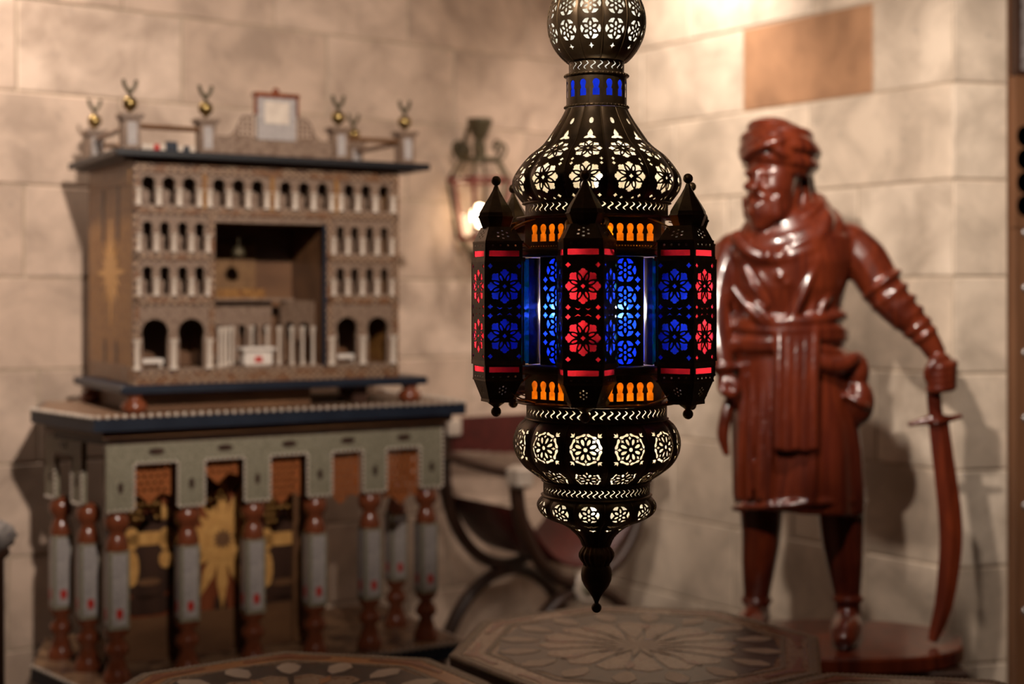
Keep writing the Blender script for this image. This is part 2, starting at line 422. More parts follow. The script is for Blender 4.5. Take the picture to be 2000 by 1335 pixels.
# ================================================================== THE ROOM
ANG = math.radians(35.7)
AD = Vector((math.cos(ANG), math.sin(ANG))); BD = Vector((math.sin(ANG), -math.cos(ANG)))
C2 = Vector((.24195, 5.4201))
JZ = [1.4965+.275*k for k in range(-6, 6)]          # bed joints
JZ[0] = 0.0
def block_mesh(wd, ht, d=.05):
    return MB().box((0, 0, 0), (wd, d, ht), bev=.004).mesh('stone_block')
def stone_wall(name, origin, ang, x0, x1, rows, mat, special=None):
    """rows: for each course the list of joint positions inside x0..x1 (local x)"""
    m = MB().box((x0, .0035, 0), (x1, .12, CEIL)).build(name, M['joint'], None, kind='structure')
    m.location = (origin[0], origin[1], 0); m.rotation_euler = (0, 0, ang)
    zs = [z for z in JZ if z < CEIL-.05]+[CEIL]
    for r in range(len(zs)-1):
        js = sorted([x0]+[j for j in rows(r) if x0+.06 < j < x1-.06]+[x1])
        for k in range(len(js)-1):
            g = .0022
            me = block_mesh(js[k+1]-js[k]-2*g, zs[r+1]-zs[r]-2*g)
            mm = M[mat]
            if special and special(r, js[k], js[k+1]): mm = M[special(r, js[k], js[k+1])]
            o = link('stone_block', me, m, mm)
            o.location = (js[k]+g, random.uniform(-.0012, .0012), zs[r]+g)
    return m
def uA(px): return hit(px, C2, AD)[1]                # local x on the left wall (negative to the left)
def vB(px): return hit(px, C2, BD)[1]
j1, j2, j3 = uA(888), uA(612), uA(798)
def rowsA(r):
    off = {8: j1, 9: j3}.get(r, j1+(.27 if r % 2 else .02)+.05*math.sin(r*2.1))
    return [off+.515*k for k in range(-12, 4)]
wall_left = stone_wall('wall_left', C2, ANG, -5.2, 0, rowsA, 'stone')
k1, k2, k3 = vB(1450), vB(1705), vB(1580)
def rowsB(r):
    if r == 8: return [k1-.5, k1, k2]
    if r == 7: return [k3-.62, k3, k3+.62]
    return [.30+(.31 if r % 2 else 0)+.06*math.sin(r*1.7)+.56*k for k in range(-1, 5)]
VE = vB(1861)
wall_right = stone_wall('wall_right', C2, ANG-PI/2, 0, VE, rowsB, 'stone_b', lambda r, a, b: 'stone_o' if (r == 8 and abs(a-k1) < .01) else None)
PB = C2+BD*VE; PANG = math.radians(15)
PD = Vector((math.cos(PANG), math.sin(PANG)))
PW = hit(1969, PB, PD)[1]
stone_wall('wall_pier', PB, PANG, 0, PW, lambda r: [], 'stone_b')
MB().box((-5, -4.2, -.1), (4, 7, 0)).build('floor', M['floor'], kind='structure')
MB().box((-5, -4.2, CEIL), (4, 7, CEIL+.1)).build('ceiling', M['plaster'], kind='structure')
MB().box((-4.1, -4, 0), (-4.0, 2.6, CEIL)).build('wall_west', M['plaster'], kind='structure')
MB().box((-4.1, -4.1, 0), (3.4, -4.0, CEIL)).build('wall_south', M['plaster'], kind='structure')
MB().box((3.3, -4, 0), (3.4, 5.2, CEIL)).build('wall_east', M['plaster'], kind='structure')
for (x, y, aim, *_r) in SPOTS:
    e = empty('ceiling_downlight', (x, y, CEIL), 0, 'recessed round ceiling downlight with a white rim', 'ceiling light', 'ceiling downlights')
    MB().lathe([(.062, -.004), (.062, 0), (.045, 0), (.040, -.004)], 24, cap=False).build('rim', M['canvas'], e)
    MB().lathe([(.045, -.001), (.040, .045), (.0005, .046)], 24, cap=False).build('reflector', M['steel'], e)

# ------------------------------------------------------------------ carved door at the right edge
DP = PB+PD*(PW+.006)
def dz(py): return pt(1985, py, DP.y)[2]
DL = lambda px: hit(px, DP, PD)[1]
def scal(cx, cz, w_, h_, n):
    p = []
    for sgn in (1, -1):
        for k in range(n):
            zc = cz+sgn*(h_/2-(k+.5)*h_/n)
            for q in range(7):
                t = PI/2*sgn-sgn*PI*q/6
                p.append((cx+sgn*(w_/2)+sgn*.5*h_/n*math.cos(t)*.9*sgn*sgn if sgn > 0 else cx-w_/2-.5*h_/n*math.cos(t)*.9, zc+.5*h_/n*math.sin(t)*.98))
    return p
x0d = DL(1972)
dr = link('door_1', sheet('door_1', [(0, 0), (.9, 0), (.9, 2.5), (0, 2.5)], [[(x0d+.012, dz(432)), (x0d+.19, dz(432)), (x0d+.19, dz(238)), (x0d+.012, dz(238))]],
                          lambda x, y, t: Vector((x, -.005+t, y)), .05), None, M['doorwood'])
meta(dr, kind='structure'); dr.location = (DP.x, DP.y, 0); dr.rotation_euler = (0, 0, PANG)
rail = sheet('carved_panel', [(x0d, dz(445)), (.86, dz(445)), (.86, dz(150)), (x0d, dz(150))],
             [scal(x0d+.098, (dz(245)+dz(425))/2, .13, dz(245)-dz(425), 4)], lambda x, y, t: Vector((x, -.028+t, y)), .024)
link('carved_panel', rail, dr, M['doorwood'])
MB().box((x0d, -.03, .02), (x0d+.075, -.004, dz(447))).build('stile', M['doorwood'], dr)
MB().box((x0d+.012, -.022, dz(138)), (.86, -.004, 2.48)).build('pearl_panel', M['panel_grey'], dr)
MB().box((x0d, -.03, dz(148)), (.86, -.004, dz(139))).build('rail_bar', M['ebony'], dr)
MB().box((x0d, -.032, dz(140)), (x0d+.012, -.004, 2.48)).build('edge_bead', M['ebony'], dr)
st = MB(); st.ball((0, 0, 0), .013, 12, None, (1, .6, 1))
st0 = None
for py in (455, 562, 688, 815, 985, 1190):
    o = st.build('stud', M['steel'], dr) if st0 is None else copy(st0, dr)
    st0 = st0 or o; o.location = (DL(1991), -.031, dz(py))

# ================================================================== THE HANGING LANTERN
S = 2.2/F
LA = pt(1165, 1195, 2.2)
LAN = empty('hanging_lantern', LA, 0, 'large pierced dark brass lantern with red, blue and amber glass hanging in front', 'lantern')
zl = lambda y: (1195-y)*S
th2 = lambda deg: math.radians(deg-90)
OFF = -10.5
def dense(prof, n=10):
    P = spline([(r, y, 0) for r, y in prof], n)
    a = np.array([(p.x, p.y) for p in P]); d = np.r_[0, np.cumsum(np.hypot(*np.diff(a, axis=0).T))]
    return a, d
class Gore:
    def __init__(s, prof, n=12, lobe=.035, gap=.0):
        s.a, s.d = dense(prof); s.L = s.d[-1]; s.R = s.a[:, 0].max(); s.n = n; s.lobe = lobe
        s.hw = PI/n*s.R
    def arc(s, y): return float(np.interp(y, s.a[:, 1], s.d))
    def fn(s, x, t, dep):
        r = float(np.interp(t, s.d, s.a[:, 0])); y = float(np.interp(t, s.d, s.a[:, 1]))
        e = 2.0; r1 = np.interp(t+e, s.d, s.a[:, 0]); r0 = np.interp(t-e, s.d, s.a[:, 0])
        y1 = np.interp(t+e, s.d, s.a[:, 1]); y0 = np.interp(t-e, s.d, s.a[:, 1])
        nr, ny = (y1-y0), -(r1-r0); l = math.hypot(nr, ny) or 1; nr /= l; ny /= l
        r *= 1-s.lobe*(abs(x)/s.hw)**3
        ang = x/s.R
        r2 = max(r-nr*dep, .5); y2 = y-ny*dep
        return Vector((r2*S*math.cos(ang), r2*S*math.sin(ang), zl(y2)))
    def outline(s, m=10, k=24):
        top = 0; w_ = s.hw*.985
        o = [(-w_+2*w_*i/m, 0) for i in range(m)]+[(w_, s.L*i/k) for i in range(k)]
        o += [(w_-2*w_*i/m, s.L) for i in range(m)]+[(-w_, s.L-s.L*i/k) for i in range(k)]
        return o
def gores(name, prof, holes, mat='metal', n=12, lobe=.035, off=OFF, glass='cream', inset=5, grid=7, ribs=True):
    g = Gore(prof, n, lobe)
    me = sheet(name, g.outline(), holes(g), g.fn, 1.6, grid, True)
    me.materials.append(M[mat])
    rb = MB(); pth = [g.fn(g.hw, g.L*i/30, -.2) for i in range(31)]
    rb.tube(pth, 1.3*S, 6); rme = rb.mesh('seam_rib'); rme.materials.append(M['metal_hi'])
    for k in range(n):
        o = link(name, me, LAN); o.rotation_euler = (0, 0, th2(off+k*360/n))
        if ribs:
            o2 = link('seam_rib', rme, o)
    if glass:
        a = g.a[::2]; MB().lathe([(max(r-inset, 2)*S, zl(y)) for r, y in a], 48, cap=False).build('glass_liner', M[glass], LAN)
    return g
# --- globe
R0 = 97
gl = [(max(22, R0*math.cos(t)), 45-R0*math.sin(t)) for t in [math.radians(d) for d in (76, 60, 45, 30, 15, 0, -15, -30, -44, -53)]]
def h_globe(g):
    h = []
    for yc in (-32, 24, 72):
        h += hexflower(0, g.arc(yc if yc > -40 else -40), 21 if yc != -32 else 19)
    for yc, r in ((-3, 4), (48, 5.2)):
        pass
    h += [star4(0, g.arc(102), 7), star4(0, g.arc(-66), 6)]
    return h
gores('globe_gore', gl, h_globe, lobe=.02)
# --- onion
on = [(61, 214), (68, 228), (82, 250), (106, 283), (134, 306), (154, 330), (165, 351), (163, 371), (152, 388), (143, 398)]
def h_onion(g):
    h = [ell(0, g.arc(243), 5.0*1.9, 8, 0, 10)]
    a = g.arc(271)
    h.append([(0, a-13), (5, a-8), (9, a-2), (8, a+3), (17, a+6), (20, a+11), (8, a+12), (0, a+10), (-8, a+12), (-20, a+11), (-17, a+6), (-8, a+3), (-9, a-2), (-5, a-8)])
    h += rosette(0, g.arc(301), 26, 1.32, 1.0)
    h += rosette(0, g.arc(356), 31)
    m_ = g.arc(326)
    for sx in (-1, 1):
        for yy in (-5, 6): h.append(quatre(sx*31, m_+yy, 4.6))
        h.append(quatre(sx*27, g.arc(391), 5)); h.append(quatre(sx*13, g.arc(395), 4))
    return h
gores('onion_gore', on, h_onion)
# --- bowl
bw = [(137, 815), (152, 828), (161, 846), (164, 864), (160, 884), (147, 905), (126, 922), (105, 936)]
def h_bowl(g):
    h = [q for q in bowlstar(0, g.arc(861), 37)]
    a = g.arc(925)
    h += [[(x, min(y, g.L-5)) for x, y in q] for q in bowlstar(0, a-7, 37) if max(y for x, y in q) < g.L-3 and min(y for x, y in q) > g.arc(861)+43]
    return h
gores('bowl_gore', bw, h_bowl)
# --- cup
cu = [(105, 966), (114, 976), (117, 987), (110, 1001), (92, 1012), (69, 1021), (47, 1036), (34, 1050), (28, 1064)]
def h_cup(g):
    h = hexflower(0, g.arc(990), 20)
    a = g.arc(1015)
    h += [ell(0, a, 6, 3, 0, 8), ell(-13, a-1, 6, 3, .3, 8), ell(13, a-1, 6, 3, -.3, 8), ell(-7, a+8, 6, 3, .5, 8), ell(7, a+8, 6, 3, -.5, 8)]
    b = g.arc(1027)
    h.append([(0, b+8), (6, b+3), (14, b+1), (9, b-3), (0, b), (-9, b-3), (-14, b+1), (-6, b+3)])
    return h
gores('cup_gore', cu, h_cup)
# --- straight bands
def band(name, r, y0, y1, holes, n, off=OFF, mat='metal', glass=None):
    hw = PI/n*r
    f = lambda x, y, t: Vector(((r-t)*S*math.cos(x/r), (r-t)*S*math.sin(x/r), zl(y)))
    k = 6; o = [(-hw+2*hw*i/k, y0) for i in range(k+1)]+[(hw-2*hw*i/k, y1) for i in range(k+1)]
    me = sheet(name, o, holes(hw), f, 1.5, 9, True); me.materials.append(M[mat])
    for q in range(n):
        ob = link(name, me, LAN); ob.rotation_euler = (0, 0, th2(off+q*360/n))
    if glass: MB().lathe([((r-4)*S, zl(y0)), ((r-4)*S, zl(y1))], 48, cap=False).build('glass_liner', M[glass], LAN)
def esses(y0, y1, n, w=2.2):
    def f(hw):
        out = []
        for k in range(n):
            cx = -hw+(k+.5)*2*hw/n; L = []
            pts = [(cx+4.2*math.sin(t*2*PI), y0+(y1-y0)*t) for t in [i/8 for i in range(9)]]
            out.append([(x-w*(.35+.65*math.sin(PI*i/8)), y) for i, (x, y) in enumerate(pts)]+[(x+w*(.35+.65*math.sin(PI*i/8)), y) for i, (x, y) in list(enumerate(pts))[::-1]])
        return out
    return f
band('crescent_band', 54, 119, 148, esses(126, 142, 3, 1.9), 8, glass='cream')
band('blue_window_band', 59, 152, 209, lambda hw: [keyhole(0, 161, 193, 14)], 14, off=-4, glass='blue')
band('crescent_band', 139, 398, 425, esses(402, 417, 5), 12, glass='cream')
band('crescent_band', 137, 787, 816, esses(792, 808, 5), 12, glass='cream')
band('crescent_band', 104, 937, 966, esses(944, 958, 5, 1.6), 12, glass='cream')
def ringpart(name, prof, mat='metal_hi', n=48):
    return MB().lathe([(r*S, zl(y)) for r, y in prof], n, cap=False).build(name, M[mat], LAN)
def scallop(r, y, h, n, up=True):
    m = MB(); m.lathe([((r-6)*S, zl(y)), (r*S, zl(y)), (r*S, zl(y+h)), ((r-6)*S, zl(y+h))], 48, cap=False)
    for k in range(n):
        a = 2*PI*k/n; m.ball((r*S*math.cos(a), r*S*math.sin(a), zl(y+h/2)), 2.3*S, 6)
    return m.build('scalloped_rim', M['metal_hi'], LAN)
ringpart('collar', [(56, 116), (59, 118), (59, 121), (54, 122)])
scallop(62, 147, 5, 40); scallop(62, 208, 5, 44)
ringpart('collar', [(144, 396), (146, 399), (140, 401)]); ringpart('flange', [(130, 423), (156, 425), (157, 428), (130, 430)])
ringpart('flange', [(130, 780), (156, 782), (157, 785), (134, 787)]); ringpart('collar', [(136, 813), (141, 815), (137, 818)])
ringpart('collar', [(104, 935), (108, 937), (104, 940)]); ringpart('collar', [(103, 962), (109, 964), (106, 968)])
# --- fluted knob, drop and ball finial
MB().lathe([(r*S, zl(y)) for r, y in [(28, 1063), (27, 1067), (31, 1071), (35, 1079), (35, 1086), (31, 1094), (26, 1100), (26, 1104)]], 96, lob=(16, .12)).build('fluted_knob', M['metal_hi'], LAN)
MB().lathe([(r*S, zl(y)) for r, y in [(26, 1103), (29, 1110), (30.5, 1121), (29, 1132), (24, 1143), (15, 1155), (8, 1166), (4.5, 1174), (4, 1178)]], 32).build('drop', M['metal'], LAN)
MB().ball((0, 0, zl(1186)), 10*S, 16).build('finial_ball', M['metal'], LAN)
# --- crown of the globe, rod and chain up to the ceiling
MB().lathe([(r*S, zl(y)) for r, y in [(26, -46), (30, -52), (22, -60), (12, -75), (10, -95), (14, -104), (6, -112), (6, -125)]], 32).build('crown', M['metal_hi'], LAN)
zc = zl(-125); top = CEIL-LA.z; nl = int((top-zc)/.034)
ring_ = MB(); ring_.tube([(.011*math.cos(t), 0, .02*math.sin(t)) for t in [2*PI*i/16 for i in range(16)]], .003, 6, close=True, up=(0, 1, 0))
rm = ring_.mesh('chain_link'); rm.materials.append(M['metal'])
for k in range(nl+1):
    o = link('chain_link', rm, LAN); o.location = (0, 0, zc+.012+k*.034); o.rotation_euler = (0, 0, (k % 2)*PI/2)
MB().lathe([(.005, top-.05), (.05, top-.02), (.06, top)], 24).build('ceiling_rose', M['metal'], LAN)
# --- hexagonal core : amber galleries above and below, blue lattice panels between the turrets
T0 = -9.0
AP = 130
def faceframe(th):     # local frame of a core face: origin on the axis, x tangent, -y outward
    return rz4(math.radians(th))
def flat(ap, th=1.5): return lambda x, y, t: Vector((x*S, (-ap+t)*S, zl(y)))
def gallery(y0, y1, k0, k1):
    hw = AP*math.tan(PI/6)*.995
    holes = [keyhole(-52+k*20.8, k0, k1, 15) for k in range(6)]
    holes += [ell(-60+k*6, k1+9, 1.1, 1.1, 0, 6) for k in range(21)]
    me = sheet('amber_gallery', [(-hw, y0), (hw, y0), (hw, y1), (-hw, y1)], holes, flat(AP), 1.6, 0); me.materials.append(M['metal'])
    gm = MB().box((-hw*S*.97, -(AP-4)*S, zl(y1)), (hw*S*.97, -(AP-5.5)*S, zl(y0))).mesh('amber_pane'); gm.materials.append(M['amber'])
    for k in range(6):
        o = link('amber_gallery', me, LAN); o.rotation_euler = (0, 0, math.radians(T0+30+60*k))
        link('amber_pane', gm, o)
gallery(428, 492, 441, 474); gallery(722, 784, 739, 774)
holes = []
for yc in (525, 580, 630, 683):
    pass
def lattice():
    h = []
    for k, yc in enumerate((529, 581, 631, 683)):
        e = hexflower(0, yc, 23)
        h += [q for q in e if True]
    for yc in (555, 606, 657):
        for sx in (-1, 1):
            h += [quatre(sx*26, yc-8, 6), quatre(sx*26, yc+8, 6)]
    return h
me_l = sheet('lattice_panel', [(-38, 503), (38, 503), (38, 709), (-38, 709)], lattice(), flat(AP), 1.6); me_l.materials.append(M['metal'])
gp = MB().box((-37*S, -(AP-4)*S, zl(708)), (37*S, -(AP-6)*S, zl(504))).mesh('blue_pane'); gp.materials.append(M['blue2'])
sw = MB().box((-.8*S, -162*S, zl(706)), (.8*S, -(AP-2)*S, zl(506))).mesh('side_plate'); sw.materials.append(M['metal'])
se = MB().box((-.8*S, -183*S, zl(704)), (.8*S, -162*S, zl(508))).mesh('green_glass_edge'); se.materials.append(M['green'])
for k in range(6):
    o = link('lattice_panel', me_l, LAN); o.rotation_euler = (0, 0, math.radians(T0+30+60*k))
    link('blue_pane', gp, o)
    for sx in (-1, 1):
        q = link('side_plate', sw, o); q.location = (sx*41*S, 0, 0)
        q = link('green_glass_edge', se, o); q.location = (sx*41*S, 0, 0)
# plates closing the core above and below the turrets
for y0, y1 in ((489, 504), (708, 723)):
    ringpart('core_plate', [(100, y0), (176, y0), (179, y0+4), (179, y1-4), (176, y1), (100, y1)], 'metal', 6*8)
# --- six turrets
CROSS = [(-36, -35), (36, -35), (55, 35), (-55, 35)]     # front is -y (outward)
def ringat(k, y, ky=None): return [Vector((x*k*S, yy*(ky or k)*S, zl(y))) for x, yy in CROSS]
def faces3(ka, ya, kb, yb):
    A = ringat(ka, ya); B = ringat(kb, yb)
    return [(A[0], A[1], B[1], B[0]), (A[1], A[2], B[2], B[1]), (A[3], A[0], B[0], B[3])]
def nsheet(name, c, holes, th=1.4, mat='metal'):
    wx = (c[1]-c[0]).length/S; hy = (c[3]-c[0]).length/S
    q = quadmap(c); hs = [[(x/wx, y/hy) for x, y in h] for h in holes(wx, hy)]
    me = sheet(name, [(0, 0), (1, 0), (1, 1), (0, 1)], hs, lambda x, y, t: q(x, y, -t*S), th); me.materials.append(M[mat]); return me
def flower_holes(wx, hy):
    h = []
    for fy in (.25, .75):
        cy = hy*fy; h += rosette(wx/2, cy, 31)
        for sx in (-1, 1):
            for sy in (-1, 1): h.append(quatre(wx/2+sx*27, cy+sy*(38), 5.2))
        for sx in (-1, 1): h.append([(wx/2+sx*4, cy+39*(1 if fy < .5 else -1)), (wx/2+sx*9, cy+41*(1 if fy < .5 else -1)), (wx/2+sx*15, cy+38.5*(1 if fy < .5 else -1)), (wx/2+sx*9, cy+43.5*(1 if fy < .5 else -1))])
    return h
def dots7(wx, hy):
    out = [ell(wx/2, hy/2, 2, 2, 0, 6)]
    return out+[ell(wx/2+8*math.cos(PI/2+k*PI/3), hy/2+8*math.sin(PI/2+k*PI/3), 2, 2, 0, 6) for k in range(6)]
def dotrow(wx, hy): return [ell((i+.5)*wx/4*.82+wx*.09, hy/2, 2.2, 2.2, 0, 6) for i in range(4)]
TUR = {}
def part(name, me): TUR.setdefault(name, []).append(me)
for c, nm in zip(faces3(1, 513, 1, 699), ('front', 'side', 'side')):
    part('flower_panel', nsheet('flower_panel', c, flower_holes))
for c, col in zip(faces3(.93, 512, .93, 700), ('red', 'blue', 'blue')):
    m = MB(); m.add(list(c), [(0, 1, 2, 3)]); me = m.mesh(col+'_pane'); me.materials.append(M[col]); part(col+'_pane', me)
for ya, yb in ((489, 505), (707, 722)):
    for c in faces3(.95, ya, .95, yb):
        part('red_window_frame', nsheet('red_window_frame', c, lambda wx, hy: [[(wx*.09, hy*.22), (wx*.91, hy*.22), (wx*.91, hy*.9), (wx*.09, hy*.9)]]))
    for c in faces3(.90, ya, .90, yb):
        m = MB(); m.add(list(c), [(0, 1, 2, 3)]); me = m.mesh('red_strip'); me.materials.append(M['red']); part('red_strip', me)
for ya, yb in ((477, 489), (722, 734)):
    for c in faces3(.95, ya, .95, yb): part('dotted_band', nsheet('dotted_band', c, dotrow))
for (ka, ya, kb, yb) in ((.62, 448, .95, 477), (.95, 734, .58, 774)):
    for c in faces3(ka, ya, kb, yb): part('frustum_plate', nsheet('frustum_plate', c, dots7))
    for c in faces3(ka*.92, ya, kb*.92, yb):
        m = MB(); m.add(list(c), [(0, 1, 2, 3)]); me = m.mesh('frustum_liner'); me.materials.append(M['cream']); part('frustum_liner', me)
for ka, ya, yb in ((1.05, 505, 513), (1.03, 602, 608), (1.05, 699, 707), (.99, 474, 478), (.99, 733, 737), (.64, 772, 778)):
    m = MB()
    A = ringat(ka, ya); B = ringat(ka, yb); A2 = ringat(ka*.9, ya); B2 = ringat(ka*.9, yb)
    if 600 < ya < 605: A2 = ringat(.97, ya); B2 = ringat(.97, yb)
    m.rings([A2, A, B, B2], cap=False); me = m.mesh('cornice'); me.materials.append(M['metal_hi']); part('cornice', me)
m = MB(); m.lathe([(r*S, zl(y)) for r, y in [(27, 450), (31, 441), (35, 430), (33.5, 420), (25, 406), (15, 391), (7, 377), (3.5, 368)]], 8, smooth=False)
m.lathe([(36*S, zl(430)), (36.6*S, zl(428)), (36*S, zl(426))], 8, smooth=False, cap=False)
me = m.mesh('spire'); me.materials.append(M['metal']); part('spire', me)
m = MB(); m.ball((0, 0, zl(359)), 9.5*S, 14); me = m.mesh('ball_finial'); me.materials.append(M['metal_hi']); part('ball_finial', me)
m = MB(); m.lathe([(20*S, zl(777)), (14*S, zl(782)), (8*S, zl(786)), (5*S, zl(789))], 12); m.ball((0, 0, zl(797)), 10*S, 14)
me = m.mesh('bottom_finial'); me.materials.append(M['metal_hi']); part('bottom_finial', me)
rods = MB()
for (x, y) in CROSS[:2]: rods.tube([(x*1.01*S, y*1.01*S, zl(512)), (x*1.01*S, y*1.01*S, zl(700))], 1.6*S, 6)
me_rods = rods.mesh('turret')
me_rods.materials.append(M['metal_hi'])
# scrolled straps tying each turret to the core
strap = []
for (yA, yB, yC, yD) in ((432, 440, 470, 488), (780, 772, 745, 726)):
    for sx in (-1, 1):
        m = MB()
        pth = spline([(sx*30*S, 66*S, zl(yA)), (sx*36*S, 40*S, zl(yB)), (sx*34*S, 16*S, zl((yB+yC)/2)), (sx*38*S, 30*S, zl(yC)), (sx*44*S, 52*S, zl(yD))], 6)
        m.tube(pth, [(5*S, 1.2*S)]*len(pth), 6); me = m.mesh('scroll_strap'); me.materials.append(M['amber_lit_brass']); part('scroll_strap', me)
for k in range(6):
    th = T0+60*k
    t = link('turret', me_rods, LAN)
    t.matrix_local = rz4(math.radians(th)) @ tr4(0, -209*S, 0)
    for nm, ms in TUR.items():
        for me in ms: link(nm, me, t)
# --- bulbs inside
bm_ = MB(); bm_.ball((0, 0, 0), 13*S, 14, None, (1, 1, 1.25)); bme = bm_.mesh('bulb')
for y, x, mt in ((74, 2, 'bulb_cool'), (355, 8, 'bulb'), (455, 20, 'bulb_amber'), (604, 44, 'bulb_core'), (604, -78, 'bulb_core'), (760, 14, 'bulb_amber'), (870, 0, 'bulb'), (992, 0, 'bulb')):
    me = bme.copy(); me.materials.append(M[mt])
    o = link('bulb', me, LAN); o.location = (x*S, -(66 if abs(x) > 30 else 0)*S, zl(y))


# ================================================================== UPPER CABINET (a little palace)
CANG = math.radians(30.5)
CA = Vector((math.cos(CANG), math.sin(CANG))); CB = Vector((math.sin(CANG), -math.cos(CANG)))
UO = Vector((-1.0040, 3.7687))
SLZ = H-.317                                   # top of the console slab
UCAB = empty('palace_cabinet', (UO.x, UO.y, SLZ), CANG, 'inlaid wooden cabinet shaped like an arcaded palace, on top of the console', 'cabinet')
def ux(px): return hit(px, UO, CA)[1]
def uzz(px, py): Y, s_ = hit(px, UO, CA); return H+(HZ-py)/F*Y-SLZ
UW = ux(777); UD = .47
# heights (local, from the slab)
zb = uzz(260, 752); zt = uzz(260, 312); zct = uzz(222, 292); zcb = uzz(222, 306)
rows = [(343, 401), (432, 491), (519, 577), (622, 722)]
RZ = [(uzz(300, b), uzz(300, a)) for a, b in rows]
Fp = lambda x, y, t: Vector((x, t, y))
holes = []; cols = []
def bay(pxs, w_px, row, cw=.018):
    z0, z1 = RZ[row]
    xs = [ux(p) for p in pxs]; wv = (ux(pxs[0]+w_px/2)-ux(pxs[0]-w_px/2))
    for p, x in zip(pxs, xs): holes.append(arch(x, z0+.004, z1, wv))
    b = [(xs[0]-(xs[1]-xs[0])/2)]+[(xs[i]+xs[i+1])/2 for i in range(len(xs)-1)]+[xs[-1]+(xs[-1]-xs[-2])/2]
    for x in b: cols.append((x, z0, z0+(z1-z0)*.60, cw))
bay((290, 330, 370), 27, 0); bay((428, 466, 503), 25, 0); bay((558, 594, 630), 23, 0); bay((682, 715, 750), 21, 0)
for r in (1, 2): bay((288, 322, 357, 390), 20, r, .0145); bay((665, 693, 722, 751), 16, r, .0145)
bay((303, 374), 54, 3, .020); bay((678, 738), 42, 3, .020)
ox0, ox1, oz0, oz1 = ux(420), ux(634), RZ[3][0], uzz(520, 436)
holes.append([(ox0, oz0), (ox1, oz0), (ox1, oz1), (ox0, oz1)])
body = sheet('facade', [(0, zb), (UW, zb), (UW, zt), (0, zt)], holes, Fp, .012)
link('facade', body, UCAB, M['tan'])
# carcass
MB().box((0, UD-.012, zb), (UW, UD, zt)).build('back_board', M['walnut'], UCAB)
MB().box((0, .0121, zb), (.012, UD-.0121, zt)).build('side_panel', M['marq'], UCAB)
MB().box((UW-.012, .0121, zb), (UW, UD-.0121, zt)).build('side_panel', M['marq'], UCAB)
# niche backs and floors
nb = M['tan']
for (x0, x1, z0, z1) in ((.0125, UW-.0125, RZ[0][0]-.012, zt-.005), (.0125, ox0-.004, RZ[2][0]-.012, RZ[1][1]+.012), (ox1+.004, UW-.0125, RZ[2][0]-.012, RZ[1][1]+.012)):
    MB().box((x0, .082, z0), (x1, .088, z1)).build('niche_back', M['tan'], UCAB)
for r in range(3):
    segs = [(.0125, UW-.0125)] if r == 0 else [(.0125, ox0-.004), (ox1+.004, UW-.0125)]
    for x0, x1 in segs:
        MB().box((x0, .0122, RZ[r][0]-.008), (x1, .0818, RZ[r][0]+.002)).build('niche_floor', M['tan'], UCAB)
for x0, x1 in ((.0125, ox0-.004), (ox1+.004, UW-.0125)):
    MB().box((x0, .0122, RZ[3][0]-.01), (x1, .20, RZ[3][0]+.002)).build('arcade_floor', M['walnut'], UCAB)
    MB().box((x0, .20, RZ[3][0]-.01), (x1, .206, RZ[2][0]-.013)).build('arcade_back', M['walnut'], UCAB)
    MB().box((x0, .0122, RZ[2][0]-.019), (x1, .2059, RZ[2][0]-.0131)).build('arcade_ceiling', M['walnut'], UCAB)
# columns in front of the facade
cm = MB(); cm.lathe([(.62, 0), (.62, .05), (.45, .09), (.40, .12), (.38, .80), (.45, .86), (.62, .92), (.70, 1.0)], 10)
cme = cm.mesh('column'); cme.materials.append(M['ivory'])
for (x, z0, z1, cw) in cols:
    o = link('column', cme, UCAB); o.location = (x, -.003, z0); o.scale = (cw, cw*.8, z1-z0)
# inlaid trim bars
def bar(x0, x1, z0, z1, mt='trim', y=-.006): MB().box((x0, y, z0), (x1, .0005, z1)).build('inlay_strip', M[mt], UCAB)
bar(0, UW, zt-.030, zt-.002); bar(0, UW, zb, zb+.030)
bar(0, UW, RZ[0][0]-.022, RZ[0][0]-.006)
for x0, x1 in ((0, ox0-.002), (ox1+.002, UW)):
    bar(x0, x1, RZ[1][0]-.022, RZ[1][0]-.006); bar(x0, x1, RZ[2][0]-.024, RZ[2][0]-.006)
bar(0, .016, zb+.03, zt-.03); bar(UW-.016, UW, zb+.03, zt-.03); bar(ox0-.018, ox0-.002, zb+.03, RZ[0][0]-.022); bar(ox1+.002, ox1+.018, zb+.03, RZ[0][0]-.022)
for px in (399, 531, 656): bar(ux(px)-.006, ux(px)+.006, RZ[0][0]-.006, zt-.03, 'marq')
MB().box((ox1-.006, -.008, oz0), (ox1+.003, .004, oz1)).build('black_post', M['navy'], UCAB)
# dentils under the cornice
dn = MB(); n = 46
for k in range(n):
    x = .004+(UW-.008)*k/n; dn.box((x, -.014, zt-.012), (x+(UW-.008)/n*.55, -.006, zt+.004))
dn.build('dentil_row', M['trim'], UCAB, kind='stuff')
